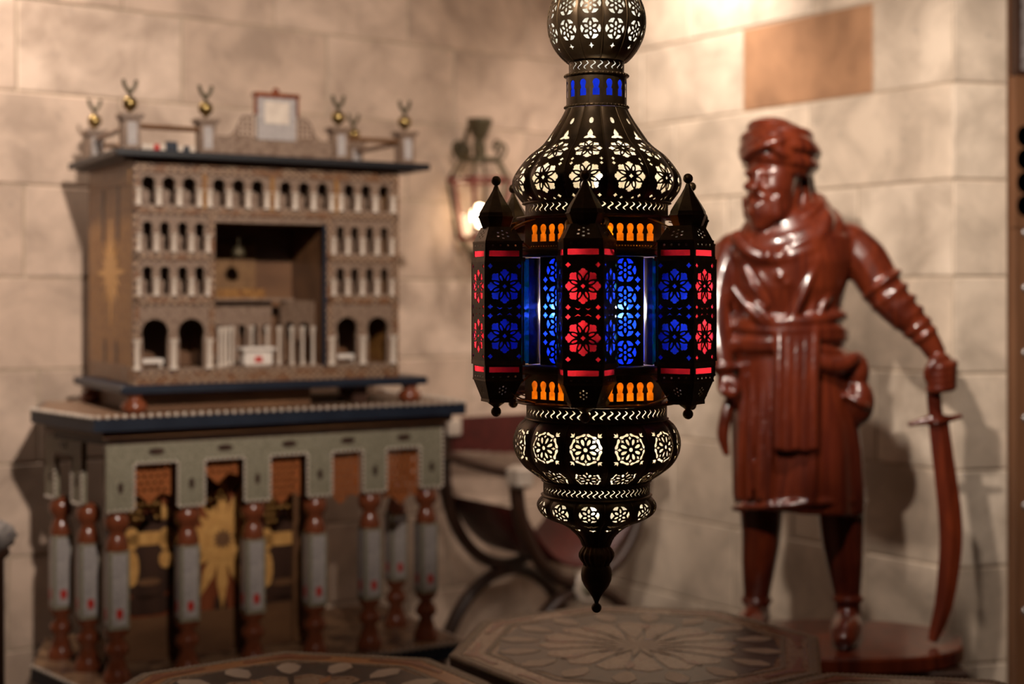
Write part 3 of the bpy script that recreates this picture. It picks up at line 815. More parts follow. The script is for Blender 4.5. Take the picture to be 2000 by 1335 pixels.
# cornice, base moulding, feet
ov = .060
MB().box((-ov, -.055, zcb), (UW+ov+.02, UD+.0, zct), bev=.003).build('cornice', M['black'], UCAB)
MB().box((-ov*.55, -.03, zt-.001), (UW+ov*.6, UD-.002, zcb+.0005)).build('cornice_bed', M['ebony'], UCAB)
MB().box((-.045, -.05, uzz(262, 768)), (UW+.075, UD, zb+.0005), bev=.004).build('base_moulding', M['navy'], UCAB)
zf = uzz(262, 768)
MB().box((.01, .02, .0005), (ux(612), .40, zf+.0005)).build('plinth_board', M['walnut'], UCAB)
MB().box((ux(690), .0, 0), (ux(717), .04, zf)).build('block_foot', M['ebony'], UCAB)
ft = MB(); ft.lathe([(.016, .0), (.030, .003), (.036, zf*.35), (.028, zf*.62), (.018, zf*.72), (.024, zf*.86), (.026, zf)], 20)
fme = ft.mesh('bun_foot'); fme.materials.append(M['turned'])
for (x, y) in ((-.0, -.012), (UW+.032, -.012), (.0, UD-.045), (UW+.03, UD-.045)):
    o = link('bun_foot', fme, UCAB); o.location = (x, y, 0)
# marquetry star on the left side
star = MB()
zc_, yc_ = uzz(213, 530), UD*.48
pet = MB(); pet.add([(-.0006, 0, 0), (-.0006, .012, .05), (-.0006, 0, .12), (-.0006, -.012, .05), (.0005, 0, 0), (.0005, .012, .05), (.0005, 0, .12), (.0005, -.012, .05)],
                    [(0, 1, 2, 3), (7, 6, 5, 4), (0, 4, 5, 1), (1, 5, 6, 2), (2, 6, 7, 3), (3, 7, 4, 0)])
pme = pet.mesh('star_ray'); pme.materials.append(M['gold'])
for k in range(16):
    o = link('star_ray', pme, UCAB); o.location = (-.0004, yc_, zc_); o.rotation_euler = (k*PI/8, 0, 0); o.scale = (1, 1, 1.25 if k % 4 == 0 else .8)
for dy, dz_, hh in ((-.08, .17, .16), (.08, .17, .16), (-.06, -.24, .12), (.06, -.24, .12)):
    d = MB(); d.prism([(-.013, -hh/2), (.013, -hh/2), (.013, hh/2-.02), (0, hh/2), (-.013, hh/2-.02)], 0, .001, Matrix(((0, 0, -1, -.0002), (1, 0, 0, yc_+dy), (0, 1, 0, zc_+dz_), (0, 0, 0, 1))))
    d.build('dark_lozenge', M['ebony'], UCAB)
MB().box((-.003, .03, zb+.005), (.0005, UD-.03, zb+.05)).build('side_strip', M['trim'], UCAB)
MB().box((-.003, .03, zt-.06), (.0005, UD-.03, zt-.02)).build('side_strip', M['marq'], UCAB)
# central room
ry = .26
MB().box((ox0-.01, ry, oz0-.01), (ox1+.01, ry+.006, oz1+.01)).build('room_back', M['walnut'], UCAB)
MB().box((ox0-.006, .0125, oz0-.01), (ox0-.002, ry-.0005, oz1+.01)).build('room_side', M['walnut'], UCAB)
MB().box((ox1+.0032, .0125, oz0-.01), (ox1+.006, ry-.0005, oz1+.01)).build('room_side', M['walnut'], UCAB)
MB().box((ox0-.0015, .0125, oz0-.008), (ox1+.003, ry-.0005, oz0+.001)).build('room_floor', M['trim'], UCAB)
MB().box((ox0-.0015, .0125, oz1+.002), (ox1+.003, ry-.0005, oz1+.008)).build('room_ceiling', M['walnut'], UCAB)
MB().box((ux(470), ry-.012, uzz(470, 590)), (ux(560), ry-.0005, uzz(470, 470))).build('gold_hanging', M['gold2'], UCAB)
# inner arcade: back screen plus two wings
iz1 = uzz(520, 588)-oz0
hb = [arch((i+.5)*.036, .006, iz1*.62, .022) for i in range(5)]
me = sheet('inner_arcade', [(0, 0), (.18, 0), (.18, iz1), (0, iz1)], hb, Fp, .006); me.materials.append(M['tan'])
o = link('inner_arcade', me, UCAB); o.location = (ox0+.055, .19, oz0+.001)
hw_ = [arch(.035, .006, iz1*.66, .040), arch(.09, .006, iz1*.66, .040)]
mw = sheet('arcade_wing', [(0, 0), (.125, 0), (.125, iz1), (0, iz1)], hw_, Fp, .006); mw.materials.append(M['tan'])
o = link('arcade_wing', mw, UCAB); o.location = (ox0+.002, .075, oz0+.001); o.rotation_euler = (0, 0, math.radians(62))
o = link('arcade_wing', mw, UCAB); o.location = (ox1-.062, .185, oz0+.001); o.rotation_euler = (0, 0, math.radians(-62))
MB().box((ox0+.03, .155, oz0+iz1), (ox1-.03, .20, oz0+iz1+.008)).build('arcade_roof', M['tan'], UCAB)
MB().box((ox0+.06, .155, oz0+iz1+.008), (ox1-.12, .16, oz0+iz1+.035)).build('arcade_attic', M['marq'], UCAB)
for px, yy in ((434, .02), (450, .05), (470, .10), (492, .15), (533, .15), (558, .12), (572, .08), (590, .05), (604, .02), (622, .008)):
    o = link('inner_column', cme, UCAB); o.location = (ux(px)*.96+.012, yy+.01, oz0+.001); o.scale = (.011, .011, iz1*.60)
# roof parapet: posts with gold globes and birds, rails and name tablet
pz = zct
post = MB(); post.box((-.022, -.022, 0), (.022, .022, .082)); post.box((-.030, -.030, .082), (.030, .030, .092)); post.box((-.025, -.025, .076), (.025, .025, .082))
pom = post.mesh('parapet_post'); pom.materials.append(M['tan'])
pin = MB().box((-.012, -.0232, .010), (.012, -.0215, .070)).mesh('pearl_inlay'); pin.materials.append(M['shell'])
gb = MB(); gb.lathe([(.006, .090), (.004, .098), (.008, .102)], 12); gb.ball((0, 0, .120), .020, 16)
gbm = gb.mesh('gold_globe'); gbm.materials.append(M['brassball'])
bd = MB()
for sx in (-1, 1):
    pth = spline([(0, 0, .150), (sx*.008, 0, .158), (sx*.015, 0, .170), (sx*.017, 0, .183)], 4)
    bd.tube(pth, [(.011-.006*i/(len(pth)-1), .005) for i in range(len(pth))], 6)
bd.ball((0, 0, .150), .007, 8, None, (1, 1, 1.5)); bd.lathe([(.004, .136), (.003, .145)], 8)
bdm = bd.mesh('bird'); bdm.materials.append(M['iron'])
yF, yB = -.028, .40
PX = [(ux(248), yF), (ux(395), yF), (ux(653), yF), (ux(782), yF), (.0, yB), (ux(782)-.002, .33)]
for (x, y) in PX:
    o = link('parapet_post', pom, UCAB); o.location = (x, y, pz)
    link('pearl_inlay', pin, o); link('gold_globe', gbm, o); link('bird', bdm, o)
def rail_(p, q, z): MB().tube([(p[0], p[1], pz+z), (q[0], q[1], pz+z)], [(.006, .007)]*2, 4, smooth=False).build('parapet_rail', M['walnut'], UCAB)
rail_(PX[4], PX[0], .062); rail_(PX[0], PX[1], .062); rail_(PX[2], PX[3], .062); rail_(PX[5], PX[3], .062); rail_(PX[4], PX[5], .05)
# parapet blocks between the first two posts
pbm = [MB().box((-.007, -.007, 0), (.007, .007, .020)).mesh('parapet_block') for _ in range(3)]
for me, mt in zip(pbm, ('ivory', 'redbit', 'navy')): me.materials.append(M[mt])
xa, xb = PX[0][0]+.03, PX[1][0]-.03
for k in range(9):
    me = pbm[(0, 0, 1, 0, 2, 2, 0, 2, 0)[k]]; o = link('parapet_block', me, UCAB); o.location = (xa+(xb-xa)*(k+.5)/9, yF, pz); o.scale = (1, 1, 1.3 if k in (4, 5) else .8)
xa, xb = PX[1][0]+.022, PX[2][0]-.022
MB().box((xa, yF-.006, pz), (xb, yF+.006, pz+.050)).build('parapet_panel', M['tan'], UCAB)
tx0, tx1, tz = ux(494), ux(568), uzz(520, 193)
T_ = MB(); T_.box((tx0, yF-.010, pz+.045), (tx1, yF+.010, tz)); T_.build('tablet', M['shell'], UCAB)
MB().box((tx0-.010, yF-.014, tz), (tx1+.010, yF+.014, tz+.012)).build('tablet_cap', M['turned'], UCAB)
for x in (tx0-.008, tx1+.002): MB().box((x, yF-.012, tz-.05), (x+.006, yF+.004, tz)).build('tablet_drop', M['turned'], UCAB)
MB().ball(((tx0+tx1)/2, yF, tz+.018), .011, 10).build('tablet_crest', M['turned'], UCAB)
MB().box((tx0+.02, yF-.012, pz+.09), (tx1-.02, yF-.0099, tz-.012)).build('tablet_face', M['ivory'], UCAB)
for sx, xo in ((1, tx0-.008), (-1, tx1+.008)):
    lat = [ell(.010+.013*i, .012+.013*j, .0048, .0048, 0, 8) for i in range(3) for j in range(4) if i+j < 5]
    me = sheet('openwork_scroll', [(0, 0), (.075, 0), (.055, .016), (.042, .045), (.03, .062), (0, .066)], lat, Fp, .004); me.materials.append(M['tan'])
    o = link('openwork_scroll', me, UCAB); o.location = (xo, yF+(-.002 if sx < 0 else .002), pz+.048); o.scale = (-sx, 1, 1)
# things standing inside
def inside_thing(name, label, cat, px, y, z):
    v = Vector((ux(px), y, z)); w3 = Vector((UO.x, UO.y, SLZ))+rz4(CANG) @ v
    return empty(name, w3, CANG, label, cat)
t = inside_thing('miniature_table', 'tiny white cloth-covered table in the central room of the palace cabinet', 'table', 517, .07, oz0+.001)
MB().box((-.042, -.025, 0), (.042, .025, .040), bev=.004).build('skirt', M['canvas'], t)
MB().box((-.050, -.032, .040), (.050, .032, .052), bev=.004).build('table_top', M['canvas'], t)
MB().box((-.012, -.0266, .010), (.010, -.0245, .026)).build('red_mark', M['redbit'], t)
for px, side in ((302, 'left-hand arches beside the marquetry side'), (683, 'right-hand arches next to the black post')):
    t = inside_thing('miniature_bench', 'tiny white bench inside the '+side, 'bench', px, .05, RZ[3][0]+.002)
    MB().box((-.036, -.018, .012), (.036, .018, .026), bev=.003).build('seat', M['canvas'], t)
    for sx in (-1, 1): MB().box((sx*.028-.004, -.014, 0), (sx*.028+.004, .014, .0125)).build('leg', M['ivory'], t)
lamp = inside_thing('miniature_lamp', 'tiny dark hanging lamp in the central room of the palace cabinet', 'lamp', 490, .10, uzz(490, 500))
MB().lathe([(.002, -.005), (.016, .0), (.020, .012), (.013, .026), (.004, .032)], 14).build('lamp_body', M['iron'], lamp)
MB().tube([(0, 0, .03), (0, 0, oz1+.003-uzz(490, 500))], .0015, 6).build('lamp_wire', M['iron'], lamp)

# ================================================================== LOWER CONSOLE
LO = Vector((-1.0525, 3.582))
CON = empty('columned_console', (LO.x, LO.y, 0), CANG, 'inlaid wooden console on turned columns, carrying the palace cabinet', 'console table')
def lx(px): return hit(px, LO, CA)[1]
def lloc(P2):  # world xy -> local
    d = Vector((P2[0]-LO.x, P2[1]-LO.y)); return (d.dot(CA), -d.dot(CB))
LW = lx(910)
ML = lloc((-1.307, 3.862))
PLAN = [(0, 0), (LW, 0), (LW, .60), (.02, .66), (ML[0], ML[1])]
def inset(p, d):
    c = Vector((LW/2, .32)); return [((x-c.x)*(1-d/abs(x-c.x) if abs(x-c.x) > .05 else 1)+c.x, (y-c.y)*(1-d/abs(y-c.y) if abs(y-c.y) > .03 else 1)+c.y) for x, y in p]
sz = SLZ
MB().prism(PLAN, sz-.034, sz-.0012).build('slab', M['navy'], CON)
MB().prism(inset(PLAN, .008), sz-.0012, sz-.0001).build('slab_inlay', M['trim'], CON)
def beads(poly, z, r, step, name='bead_edging'):
    m = MB()
    for (x0, y0), (x1, y1) in [(poly[i], poly[(i+1) % len(poly)]) for i in (0, 1, 4)]:
        L = math.hypot(x1-x0, y1-y0); n_ = int(L/step)
        for k in range(n_): m.ball((x0+(x1-x0)*(k+.5)/n_, y0+(y1-y0)*(k+.5)/n_, z), r, 6)
    m.build(name, M['ivory'], CON, kind='stuff')
beads(PLAN, sz+.002, .0065, .022)
p1 = inset(PLAN, .03); p2 = inset(PLAN, .05); p3 = inset(PLAN, .075)
MB().prism(p1, sz-.055, sz-.0341).build('slab_moulding', M['walnut'], CON)
MB().prism(p2, sz-.075, sz-.0551).build('slab_moulding', M['ebony'], CON)
# columns
def lz(px, py): Y, s_ = hit(px, LO+Vector((-CB.x, -CB.y))*.075, CA); return H+(HZ-py)/F*Y
cy = .085
def lxc(px): return hit(px, LO-CB*cy, CA)[1]
colp = [(lxc(px), cy) for px in (228, 366, 494, 615, 722, 832)]
L0 = colp[0]; dv = Vector((ML[0]-0, ML[1]-0)); dv.normalize()
colp += [(L0[0]+dv.x*.165, L0[1]+dv.y*.165), (L0[0]+dv.x*.33, L0[1]+dv.y*.33), (colp[5][0], cy+.20)]
bz = .441; ztop = sz-.075
pend = lz(366, 985); cap1 = lz(366, 1062); sh0 = lz(366, 1212)
tc = MB(); tc.lathe([(r, z) for r, z in [(.016, pend), (.030, pend-.012), (.034, pend-.03), (.030, pend-.048), (.018, pend-.058), (.024, pend-.07), (.030, cap1+.012), (.030, cap1)]], 20)
tb = MB(); tb.lathe([(r, z) for r, z in [(.030, sh0), (.030, sh0-.012), (.016, sh0-.025), (.030, sh0-.045), (.032, sh0-.06), (.018, sh0-.075), (.030, bz+.028), (.036, bz+.015), (.036, bz)]], 20)
shf = MB().box((-.027, -.027, sh0), (.027, .027, cap1), bev=.002); pnl = MB().box((-.019, -.0285, sh0+.012), (.019, -.0265, cap1-.008))
rd = MB(); rd.prism([(-.007, .0), (.007, 0), (.009, .016), (.004, .03), (0, .02), (-.004, .03), (-.009, .016)], 0, .001, Matrix(((1, 0, 0, 0), (0, 0, -1, -.0285), (0, -1, 0, sh0+.055), (0, 0, 0, 1))))
cap_m, base_m, sh_m, pn_m, rd_m = tc.mesh('capital'), tb.mesh('column_base'), shf.mesh('console_column'), pnl.mesh('pearl_panel'), rd.mesh('red_motif')
for me, mt in ((cap_m, 'turned'), (base_m, 'turned'), (sh_m, 'greyin'), (pn_m, 'shell'), (rd_m, 'redbit')): me.materials.append(M[mt])
for (x, y) in colp:
    o = link('console_column', sh_m, CON); o.location = (x, y, 0)
    for nm, me in (('capital', cap_m), ('column_base', base_m), ('pearl_panel', pn_m), ('red_motif', rd_m)): link(nm, me, o)
    q = link('pearl_panel', pn_m, o); q.rotation_euler = (0, 0, -PI/2); q = link('red_motif', rd_m, o); q.rotation_euler = (0, 0, -PI/2)
# apron: a comb with hanging tabs over the columns, openings between
def apron(name, P0, P1, xs, hw, ang):
    L = (Vector(P1)-Vector(P0)).length
    zt_, zo, zp = ztop+.001, lz(430, 893), pend
    o = [(xs[0]-hw, zt_)]; pts = []
    pts.append((xs[0]-hw, zp))
    for i, x in enumerate(xs):
        if i > 0: pts.append((x-hw, zp))
        pts.append((x+hw, zp))
        if i < len(xs)-1: pts += [(x+hw, zo), (xs[i+1]-hw, zo)]
    pts.append((xs[-1]+hw, zt_)); pts.append((xs[0]-hw, zt_))
    hl = []
    for i, x in enumerate(xs):
        hl.append(ell(x, (zp+zo)/2, .007, .015, 0, 12))
        if i < len(xs)-1: hl.append(ell((x+xs[i+1])/2, (zo+zt_)/2+.004, .022, .009, 0, 12))
    me = sheet(name, pts, [], Fp, .014); me.materials.append(M['greyin'])
    ob = link(name, me, CON); ob.location = (P0[0], P0[1], 0); ob.rotation_euler = (0, 0, ang)
    for h_ in hl:
        m_ = MB(); m_.prism(h_, 0, .0025, Matrix(((1, 0, 0, 0), (0, 0, -1, .0002), (0, 1, 0, 0), (0, 0, 0, 1)))); m_.build('dark_cartouche', M['ebony'], ob)
    bd_ = MB()
    for (a, b) in zip(pts[:-2], pts[1:-1]):
        l = math.hypot(b[0]-a[0], b[1]-a[1]); n_ = max(1, int(l/.013))
        for k in range(n_): bd_.ball((a[0]+(b[0]-a[0])*(k+.5)/n_, .0, a[1]+(b[1]-a[1])*(k+.5)/n_), .0052, 6)
    bd_.build('bead_trim', M['ivory'], ob, kind='stuff')
apron('front_apron', (0, cy-.036), (LW, cy-.036), [p[0] for p in colp[:6]], .036, 0)
sa = math.atan2(dv.y, dv.x)
apron('side_apron', (L0[0]+dv.x*.385-dv.y*-.0-.03, L0[1]+dv.y*.385), (0, 0), [.055, .22], .030, sa+PI)
apron('side_apron', (colp[5][0]+.036, cy), (0, 0), [.0, .20], .030, PI/2)
# inner back panel with golden star and dark cut-outs
by = .25
zb0, zb1 = bz+.06, ztop
xL, xR = .10, lx(700)
MB().box((xL, by, zb0-.059), (xR, by+.012, zb1)).build('inner_panel', M['turned'], CON)
MB().box((xL-.012, .14, bz+.001), (xL, by-.0005, zb1)).build('inner_side', M['turned'], CON)
MB().box((xL, by-.006, bz+.001), (xR, by-.0002, bz+.12)).build('panel_rail', M['walnut'], CON)
MB().box((xR-.10, by-.02, bz+.001), (xR-.03, by-.0002, zb1-.10)).build('panel_stile', M['walnut'], CON)
scx, scz = hit(432, LO-CB*by, CA)[1], None
Yst = hit(432, LO-CB*by, CA)[0]; scz = H+(HZ-1050)/F*Yst
rp = MB(); rp.prism([(-.010, 0), (-.016, .07), (0, .115), (.016, .07), (.010, 0)], 0, .004); rpm = rp.mesh('star_ray'); rpm.materials.append(M['gold'])
for k in range(16):
    o = link('star_ray', rpm, CON); o.matrix_local = Matrix(((1, 0, 0, scx), (0, 0, -1, by-.0062), (0, 1, 0, scz), (0, 0, 0, 1))) @ rz4(k*PI/8) @ Matrix.Diagonal((1, 1.75 if k in (0, 8) else (1.5 if k in (1, 15, 7, 9) else .85), 1, 1))
cdm = MB(); cdm.prism([(.060*math.cos(t), .060*math.sin(t)) for t in [2*PI*i/24 for i in range(24)]], 0, .003, Matrix(((1, 0, 0, scx), (0, 0, -1, by-.0105), (0, 1, 0, scz), (0, 0, 0, 1)))); cdm.build('star_disc', M['gold'], CON)
hub = MB(); hub.prism([(.030*(1 if i % 2 else .6)*math.cos(PI*i/12), .030*(1 if i % 2 else .6)*math.sin(PI*i/12)) for i in range(24)], 0, .003, Matrix(((1, 0, 0, scx), (0, 0, -1, by-.0134), (0, 1, 0, scz), (0, 0, 0, 1)))); hub.build('star_hub', M['walnut'], CON)
def blobs(px0, px1, spec):
    for (px, py, w_, h_, mt) in spec:
        Y, s_ = hit(px, LO-CB*by, CA); z = H+(HZ-py)/F*Y
        m_ = MB(); e = [(w_/2/F*Y*1.15*math.copysign(abs(math.cos(t))**.8, math.cos(t)), h_/2/F*Y*math.sin(t)) for t in [2*PI*i/16 for i in range(16)]]
        m_.prism(e, 0, .003, Matrix(((1, 0, 0, s_), (0, 0, -1, by-.0005-(.004 if mt != 'ebony' else 0)), (0, 1, 0, z), (0, 0, 0, 1)))); m_.build('inlay_piece', M[mt], CON)
for cx in (290, 552):
    blobs(0, 0, [(cx, 1085, 105, 170, 'ebony'), (cx, 1180, 90, 40, 'ebony'), (cx-25, 1000, 22, 60, 'gold'), (cx+25, 1000, 30, 26, 'gold'), (cx, 1050, 100, 26, 'gold'), (cx-34, 1052, 24, 44, 'gold'), (cx+34, 1050, 26, 44, 'gold'), (cx-34, 1110, 24, 70, 'gold'), (cx+34, 1090, 26, 34, 'gold'), (cx+8, 985, 36, 16, 'gold'), (cx, 1135, 40, 14, 'walnut')])
blobs(0, 0, [(430, 1185, 24, 50, 'ebony')])
# copper openwork valance behind the apron openings
for px in (292, 425, 549, 665, 782):
    Y, s_ = hit(px, LO-CB*.082, CA); m_ = MB()
    zt_, zv = ztop, lz(px, 985 if px != 425 else 945)
    hs = [ell(-.040+.018*i+(.009 if j % 2 else 0), zt_-.035-.018*j, .0052, .0052, 0, 8) for i in range(5) for j in range(int((zt_-zv-.04)/.018))]
    me = sheet('copper_valance', [(-.056, zt_), (.056, zt_), (.056, zv+.02), (.03, zv+.028), (.0, zv), (-.03, zv+.028), (-.056, zv+.02)], hs, Fp, .004); me.materials.append(M['copper'] if 'copper' in M else M['turned'])
    o = link('copper_valance', me, CON); o.location = (s_, .082, 0)
# platform
MB().prism(PLAN, bz-.045, bz-.004).build('platform_edge', M['navy'], CON)
MB().prism(inset(PLAN, .004), bz-.0041, bz).build('platform_top', M['marq2'] if 'marq2' in M else M['trim'], CON)
beads(PLAN, bz-.002, .006, .020, 'platform_beads')
MB().prism(inset(PLAN, .05), 0, bz-.0451).build('plinth', M['walnut'], CON)

# ================================================================== CARVED STATUE
YS = 3.75; KS = F/YS
STO = pt(1640, 1245, YS)
STA = empty('carved_statue', (STO.x, STO.y, 0), 0, 'polished red-brown wood statue of a turbaned bearded man leaning on a curved sword', 'statue')
def sp(px, py, d=0): return Vector(((px-1000)/F*(YS+d)-STO.x, d, H+(HZ-py)/F*(YS+d)))
def spz(px, d, z): return ((px), HZ+(H-z)*F/(YS+d), d)
q_ = 1/KS
B = MB()
def ringE(cx, cy, d, hw, hd, n=28, fold=0, nf=9, ph=0, tilt=0):
    c = sp(cx, cy, d); out = []
    for i in range(n):
        a = 2*PI*i/n; k = 1+fold*math.sin(nf*a+ph)
        out.append((c.x+hw*q_*k*math.cos(a), c.y+hd*q_*k*math.sin(a), c.z+tilt*q_*math.cos(a)))
    return out
def loft(spec, n=28, **kw): B.rings([ringE(*r[:5], n, *(r[5:] if len(r) > 5 else ())) for r in spec], cap=True)
def limb(pts, n=14): B.tube(spline([sp(*p[:3]) for p in pts], 5), list(np.interp(np.linspace(0, len(pts)-1, (len(pts)-1)*5+1), range(len(pts)), [p[3]*q_ for p in pts])), n)
def blob(px, py, d, rx, ry, rz_): B.ball(sp(px, py, d), q_, 20, None, (rx, ry, rz_))
# robe skirt with vertical folds
loft([(1535, 640, 0, 104, 78), (1540, 700, 0, 116, 84, .01, 11), (1550, 780, 0, 121, 90, .02, 11, .3), (1558, 880, 0, 125, 96, .03, 11, .5), (1561, 960, 0, 126, 99, .035, 11, .6), (1562, 990, 0, 125, 99, .035, 11, .6, -9)], 66)
# torso
loft([(1528, 690, 0, 112, 80), (1530, 650, 0, 106, 76), (1536, 610, 0, 106, 80), (1540, 560, -.01, 112, 86), (1545, 510, -.01, 118, 88), (1550, 465, 0, 116, 78), (1540, 430, 0, 84, 60), (1525, 405, 0, 52, 46)], 40)
# shoulders
blob(1652, 478, .01, 50, 48, 46); blob(1436, 500, .02, 44, 46, 48)
# sash round the waist: stacked rolls
for k, (y, t, r) in enumerate(((624, -6, 11), (642, 5, 12), (660, -4, 12), (678, 8, 11))):
    pth = []
    for i in range(40):
        a = 2*PI*i/40; pth.append(sp(1535, y+t*math.cos(a)+3*math.sin(3*a+k))+Vector((110*q_*math.cos(a), 88*q_*math.sin(a), 0)))
    B.tube(pth, r*q_, 10, close=True)
# sash end hanging in front with pleats
for k in range(5):
    x = 1520+k*17; limb([(x+4, 640, -.115, 10), (x+2, 720, -.135, 11), (x, 800, -.142, 11), (x, 878+3*(k % 2), -.145, 11)], 10)
# crossed coat fronts and lapels
limb([(1470, 590, -.10, 7), (1500, 620, -.115, 8), (1525, 645, -.115, 9)]); limb([(1600, 500, -.11, 8), (1575, 560, -.122, 9), (1545, 625, -.115, 9)])
limb([(1430, 560, -.075, 9), (1470, 610, -.10, 10), (1510, 640, -.11, 10)])
for (x, y) in ((1500, 500), (1528, 498), (1525, 540), (1537, 552)): blob(x, y, -.118, 11, 9, 11)
# coat edge
limb([(1592, 640, -.10, 9), (1590, 760, -.12, 9), (1588, 900, -.132, 9), (1586, 985, -.134, 9)], 10)
B.tube([sp(1562+128*math.cos(2*PI*i/40), 984-8*math.cos(2*PI*i/40), 101*q_*math.sin(2*PI*i/40)) for i in range(40)], 7*q_, 8, close=True)
for k, x in enumerate((1446, 1464, 1484, 1502)):
    dd = -math.sqrt(max(0, 1-((x-1558)/128)**2))*.128
    limb([(x+6, 700, dd*.80, 5), (x+3, 800, dd*.92, 7), (x, 900, dd, 8), (x-1, 975, dd, 8)], 8)
for (x0, y0, x1, y1) in ((1452, 520, 1500, 600), (1470, 505, 1515, 580), (1620, 530, 1585, 610), (1632, 560, 1600, 618)):
    limb([(x0, y0, -.078, 5), ((x0+x1)/2-4, (y0+y1)/2, -.101, 7), (x1, y1, -.107, 5)], 8)
# horn, pouch and dagger at the belt
limb([(1580, 688, -.105, 9), (1605, 708, -.115, 15), (1635, 715, -.10, 17), (1660, 705, -.085, 14), (1672, 695, -.07, 12)])
blob(1672, 725, -.04, 26, 30, 40); blob(1676, 785, -.05, 32, 34, 46); limb([(1650, 770, -.09, 6), (1685, 790, -.105, 7), (1702, 800, -.06, 6)])
limb([(1430, 760, -.03, 8), (1418, 810, -.04, 13), (1412, 850, -.04, 12), (1420, 890, -.04, 6)])
# legs and boots
G = STO.z
limb([(1486, 950, .04, 46), (1487, 1040, .06, 39), (1482, 1100, .07, 34), (1478, 1160, .09, 26), (*spz(1478, .09, G+.05), 24)])
limb([(*spz(1482, .10, G+.040), 25), (*spz(1470, .05, G+.038), 27), (*spz(1452, -.01, G+.032), 24), (*spz(1436, -.05, G+.022), 14)])
limb([(1642, 950, -.01, 50), (1645, 1040, -.015, 43), (1650, 1100, -.02, 36), (1655, 1165, -.02, 25), (*spz(1656, -.02, G+.06), 25)])
limb([(*spz(1656, .02, G+.045), 27), (*spz(1655, -.03, G+.042), 30), (*spz(1652, -.08, G+.040), 30), (*spz(1648, -.12, G+.030), 24), (*spz(1646, -.15, G+.020), 13)])
for (x, d, y) in ((1478, .09, 1172), (1656, -.02, 1168)):
    B.tube([sp(x, y, d)+Vector((27*q_*math.cos(2*PI*i/20), 27*q_*math.sin(2*PI*i/20), 0)) for i in range(20)], 5*q_, 8, close=True)
# arm on the sword
limb([(1655, 478, .01, 46), (1690, 510, -.01, 46), (1722, 562, -.03, 41), (1752, 600, -.05, 36), (1785, 632, -.06, 29), (1812, 664, -.07, 23), (1830, 694, -.075, 19)])
for k, (x, y) in enumerate(((1722, 556), (1738, 580), (1757, 600), (1774, 620), (1792, 640), (1806, 656))):
    c = sp(x, y, -.03-.008*k); ax = (sp(1830, 694, -.075)-sp(1700, 530, -.02)).normalized(); u = ax.cross(Vector((0, 1, 0))).normalized(); v = ax.cross(u)
    r = (43-4.0*k)*q_*.98
    B.tube([c+u*(r*math.cos(2*PI*i/18))+v*(r*math.sin(2*PI*i/18)) for i in range(18)], 6*q_, 6, close=True)
# fist round the grip: palm, four fingers, thumb
blob(1843, 722, -.075, 21, 22, 27)
gx, gd = 1829, -.078
for k in range(4):
    y0 = 716+k*13.5
    limb([(1862-k*1.5, y0-8, -.070, 10), (1858, y0-2, -.112, 10), (1838, y0+2, -.128, 9.5), (1819, y0+5, -.112, 9), (1815, y0+6, -.088, 8)], 10)
limb([(1848, 700, -.09, 11), (1828, 706, -.118, 10.5), (1814, 722, -.12, 9.5), (1812, 742, -.112, 8.5)], 10)
# other arm, hanging beside the robe, hand closed on the dagger hilt
limb([(1432, 490, .02, 42), (1412, 540, .01, 38), (1402, 600, -.01, 33), (1402, 650, -.035, 28), (1410, 700, -.06, 23), (1414, 728, -.065, 20)])
B.tube([sp(1413+25*math.cos(2*PI*i/18), 716, -.06+25*q_*math.sin(2*PI*i/18)) for i in range(18)], 6*q_, 6, close=True)
blob(1419, 746, -.068, 20, 16, 22)
for k in range(4):
    limb([(1406+k*3, 752+k*3, -.085, 8), (1412+k*4, 764+k*2, -.098, 8), (1424+k*2, 772, -.092, 7.5), (1432, 768, -.078, 7)], 8)
limb([(1430, 740, -.082, 8.5), (1438, 756, -.088, 8), (1438, 770, -.084, 7)], 8)
# neck and the scarf wound round it
limb([(1530, 450, .02, 44), (1518, 400, .01, 38)])
def wrap(cx, cy, rx, ry, r, dip, lift, roll=0, d0=0, n=40, flat=1.0):
    pth = []
    for i in range(n):
        a = 2*PI*i/n; c_, s_ = math.cos(a), math.sin(a)
        pth.append(sp(cx, cy-lift*c_+dip*max(0, -s_)-dip*.6*max(0, s_)+roll*math.sin(2*a), d0)+Vector((rx*q_*c_, ry*q_*s_, 0)))
    B.tube(pth, r*q_, 12, close=True)
wrap(1530, 470, 92, 80, 17, 34, 22); wrap(1532, 452, 84, 74, 17, 36, 26, 4); wrap(1534, 434, 76, 66, 15, 34, 28, -4)
wrap(1538, 416, 64, 56, 13, 26, 26, 3, .01)
limb([(1600, 410, -.02, 16), (1612, 432, -.05, 18), (1598, 462, -.085, 16), (1560, 494, -.105, 14), (1510, 506, -.11, 13), (1462, 490, -.09, 14), (1436, 458, -.05, 15)])
limb([(1618, 416, .02, 17), (1634, 444, -.02, 18), (1618, 476, -.075, 14)])
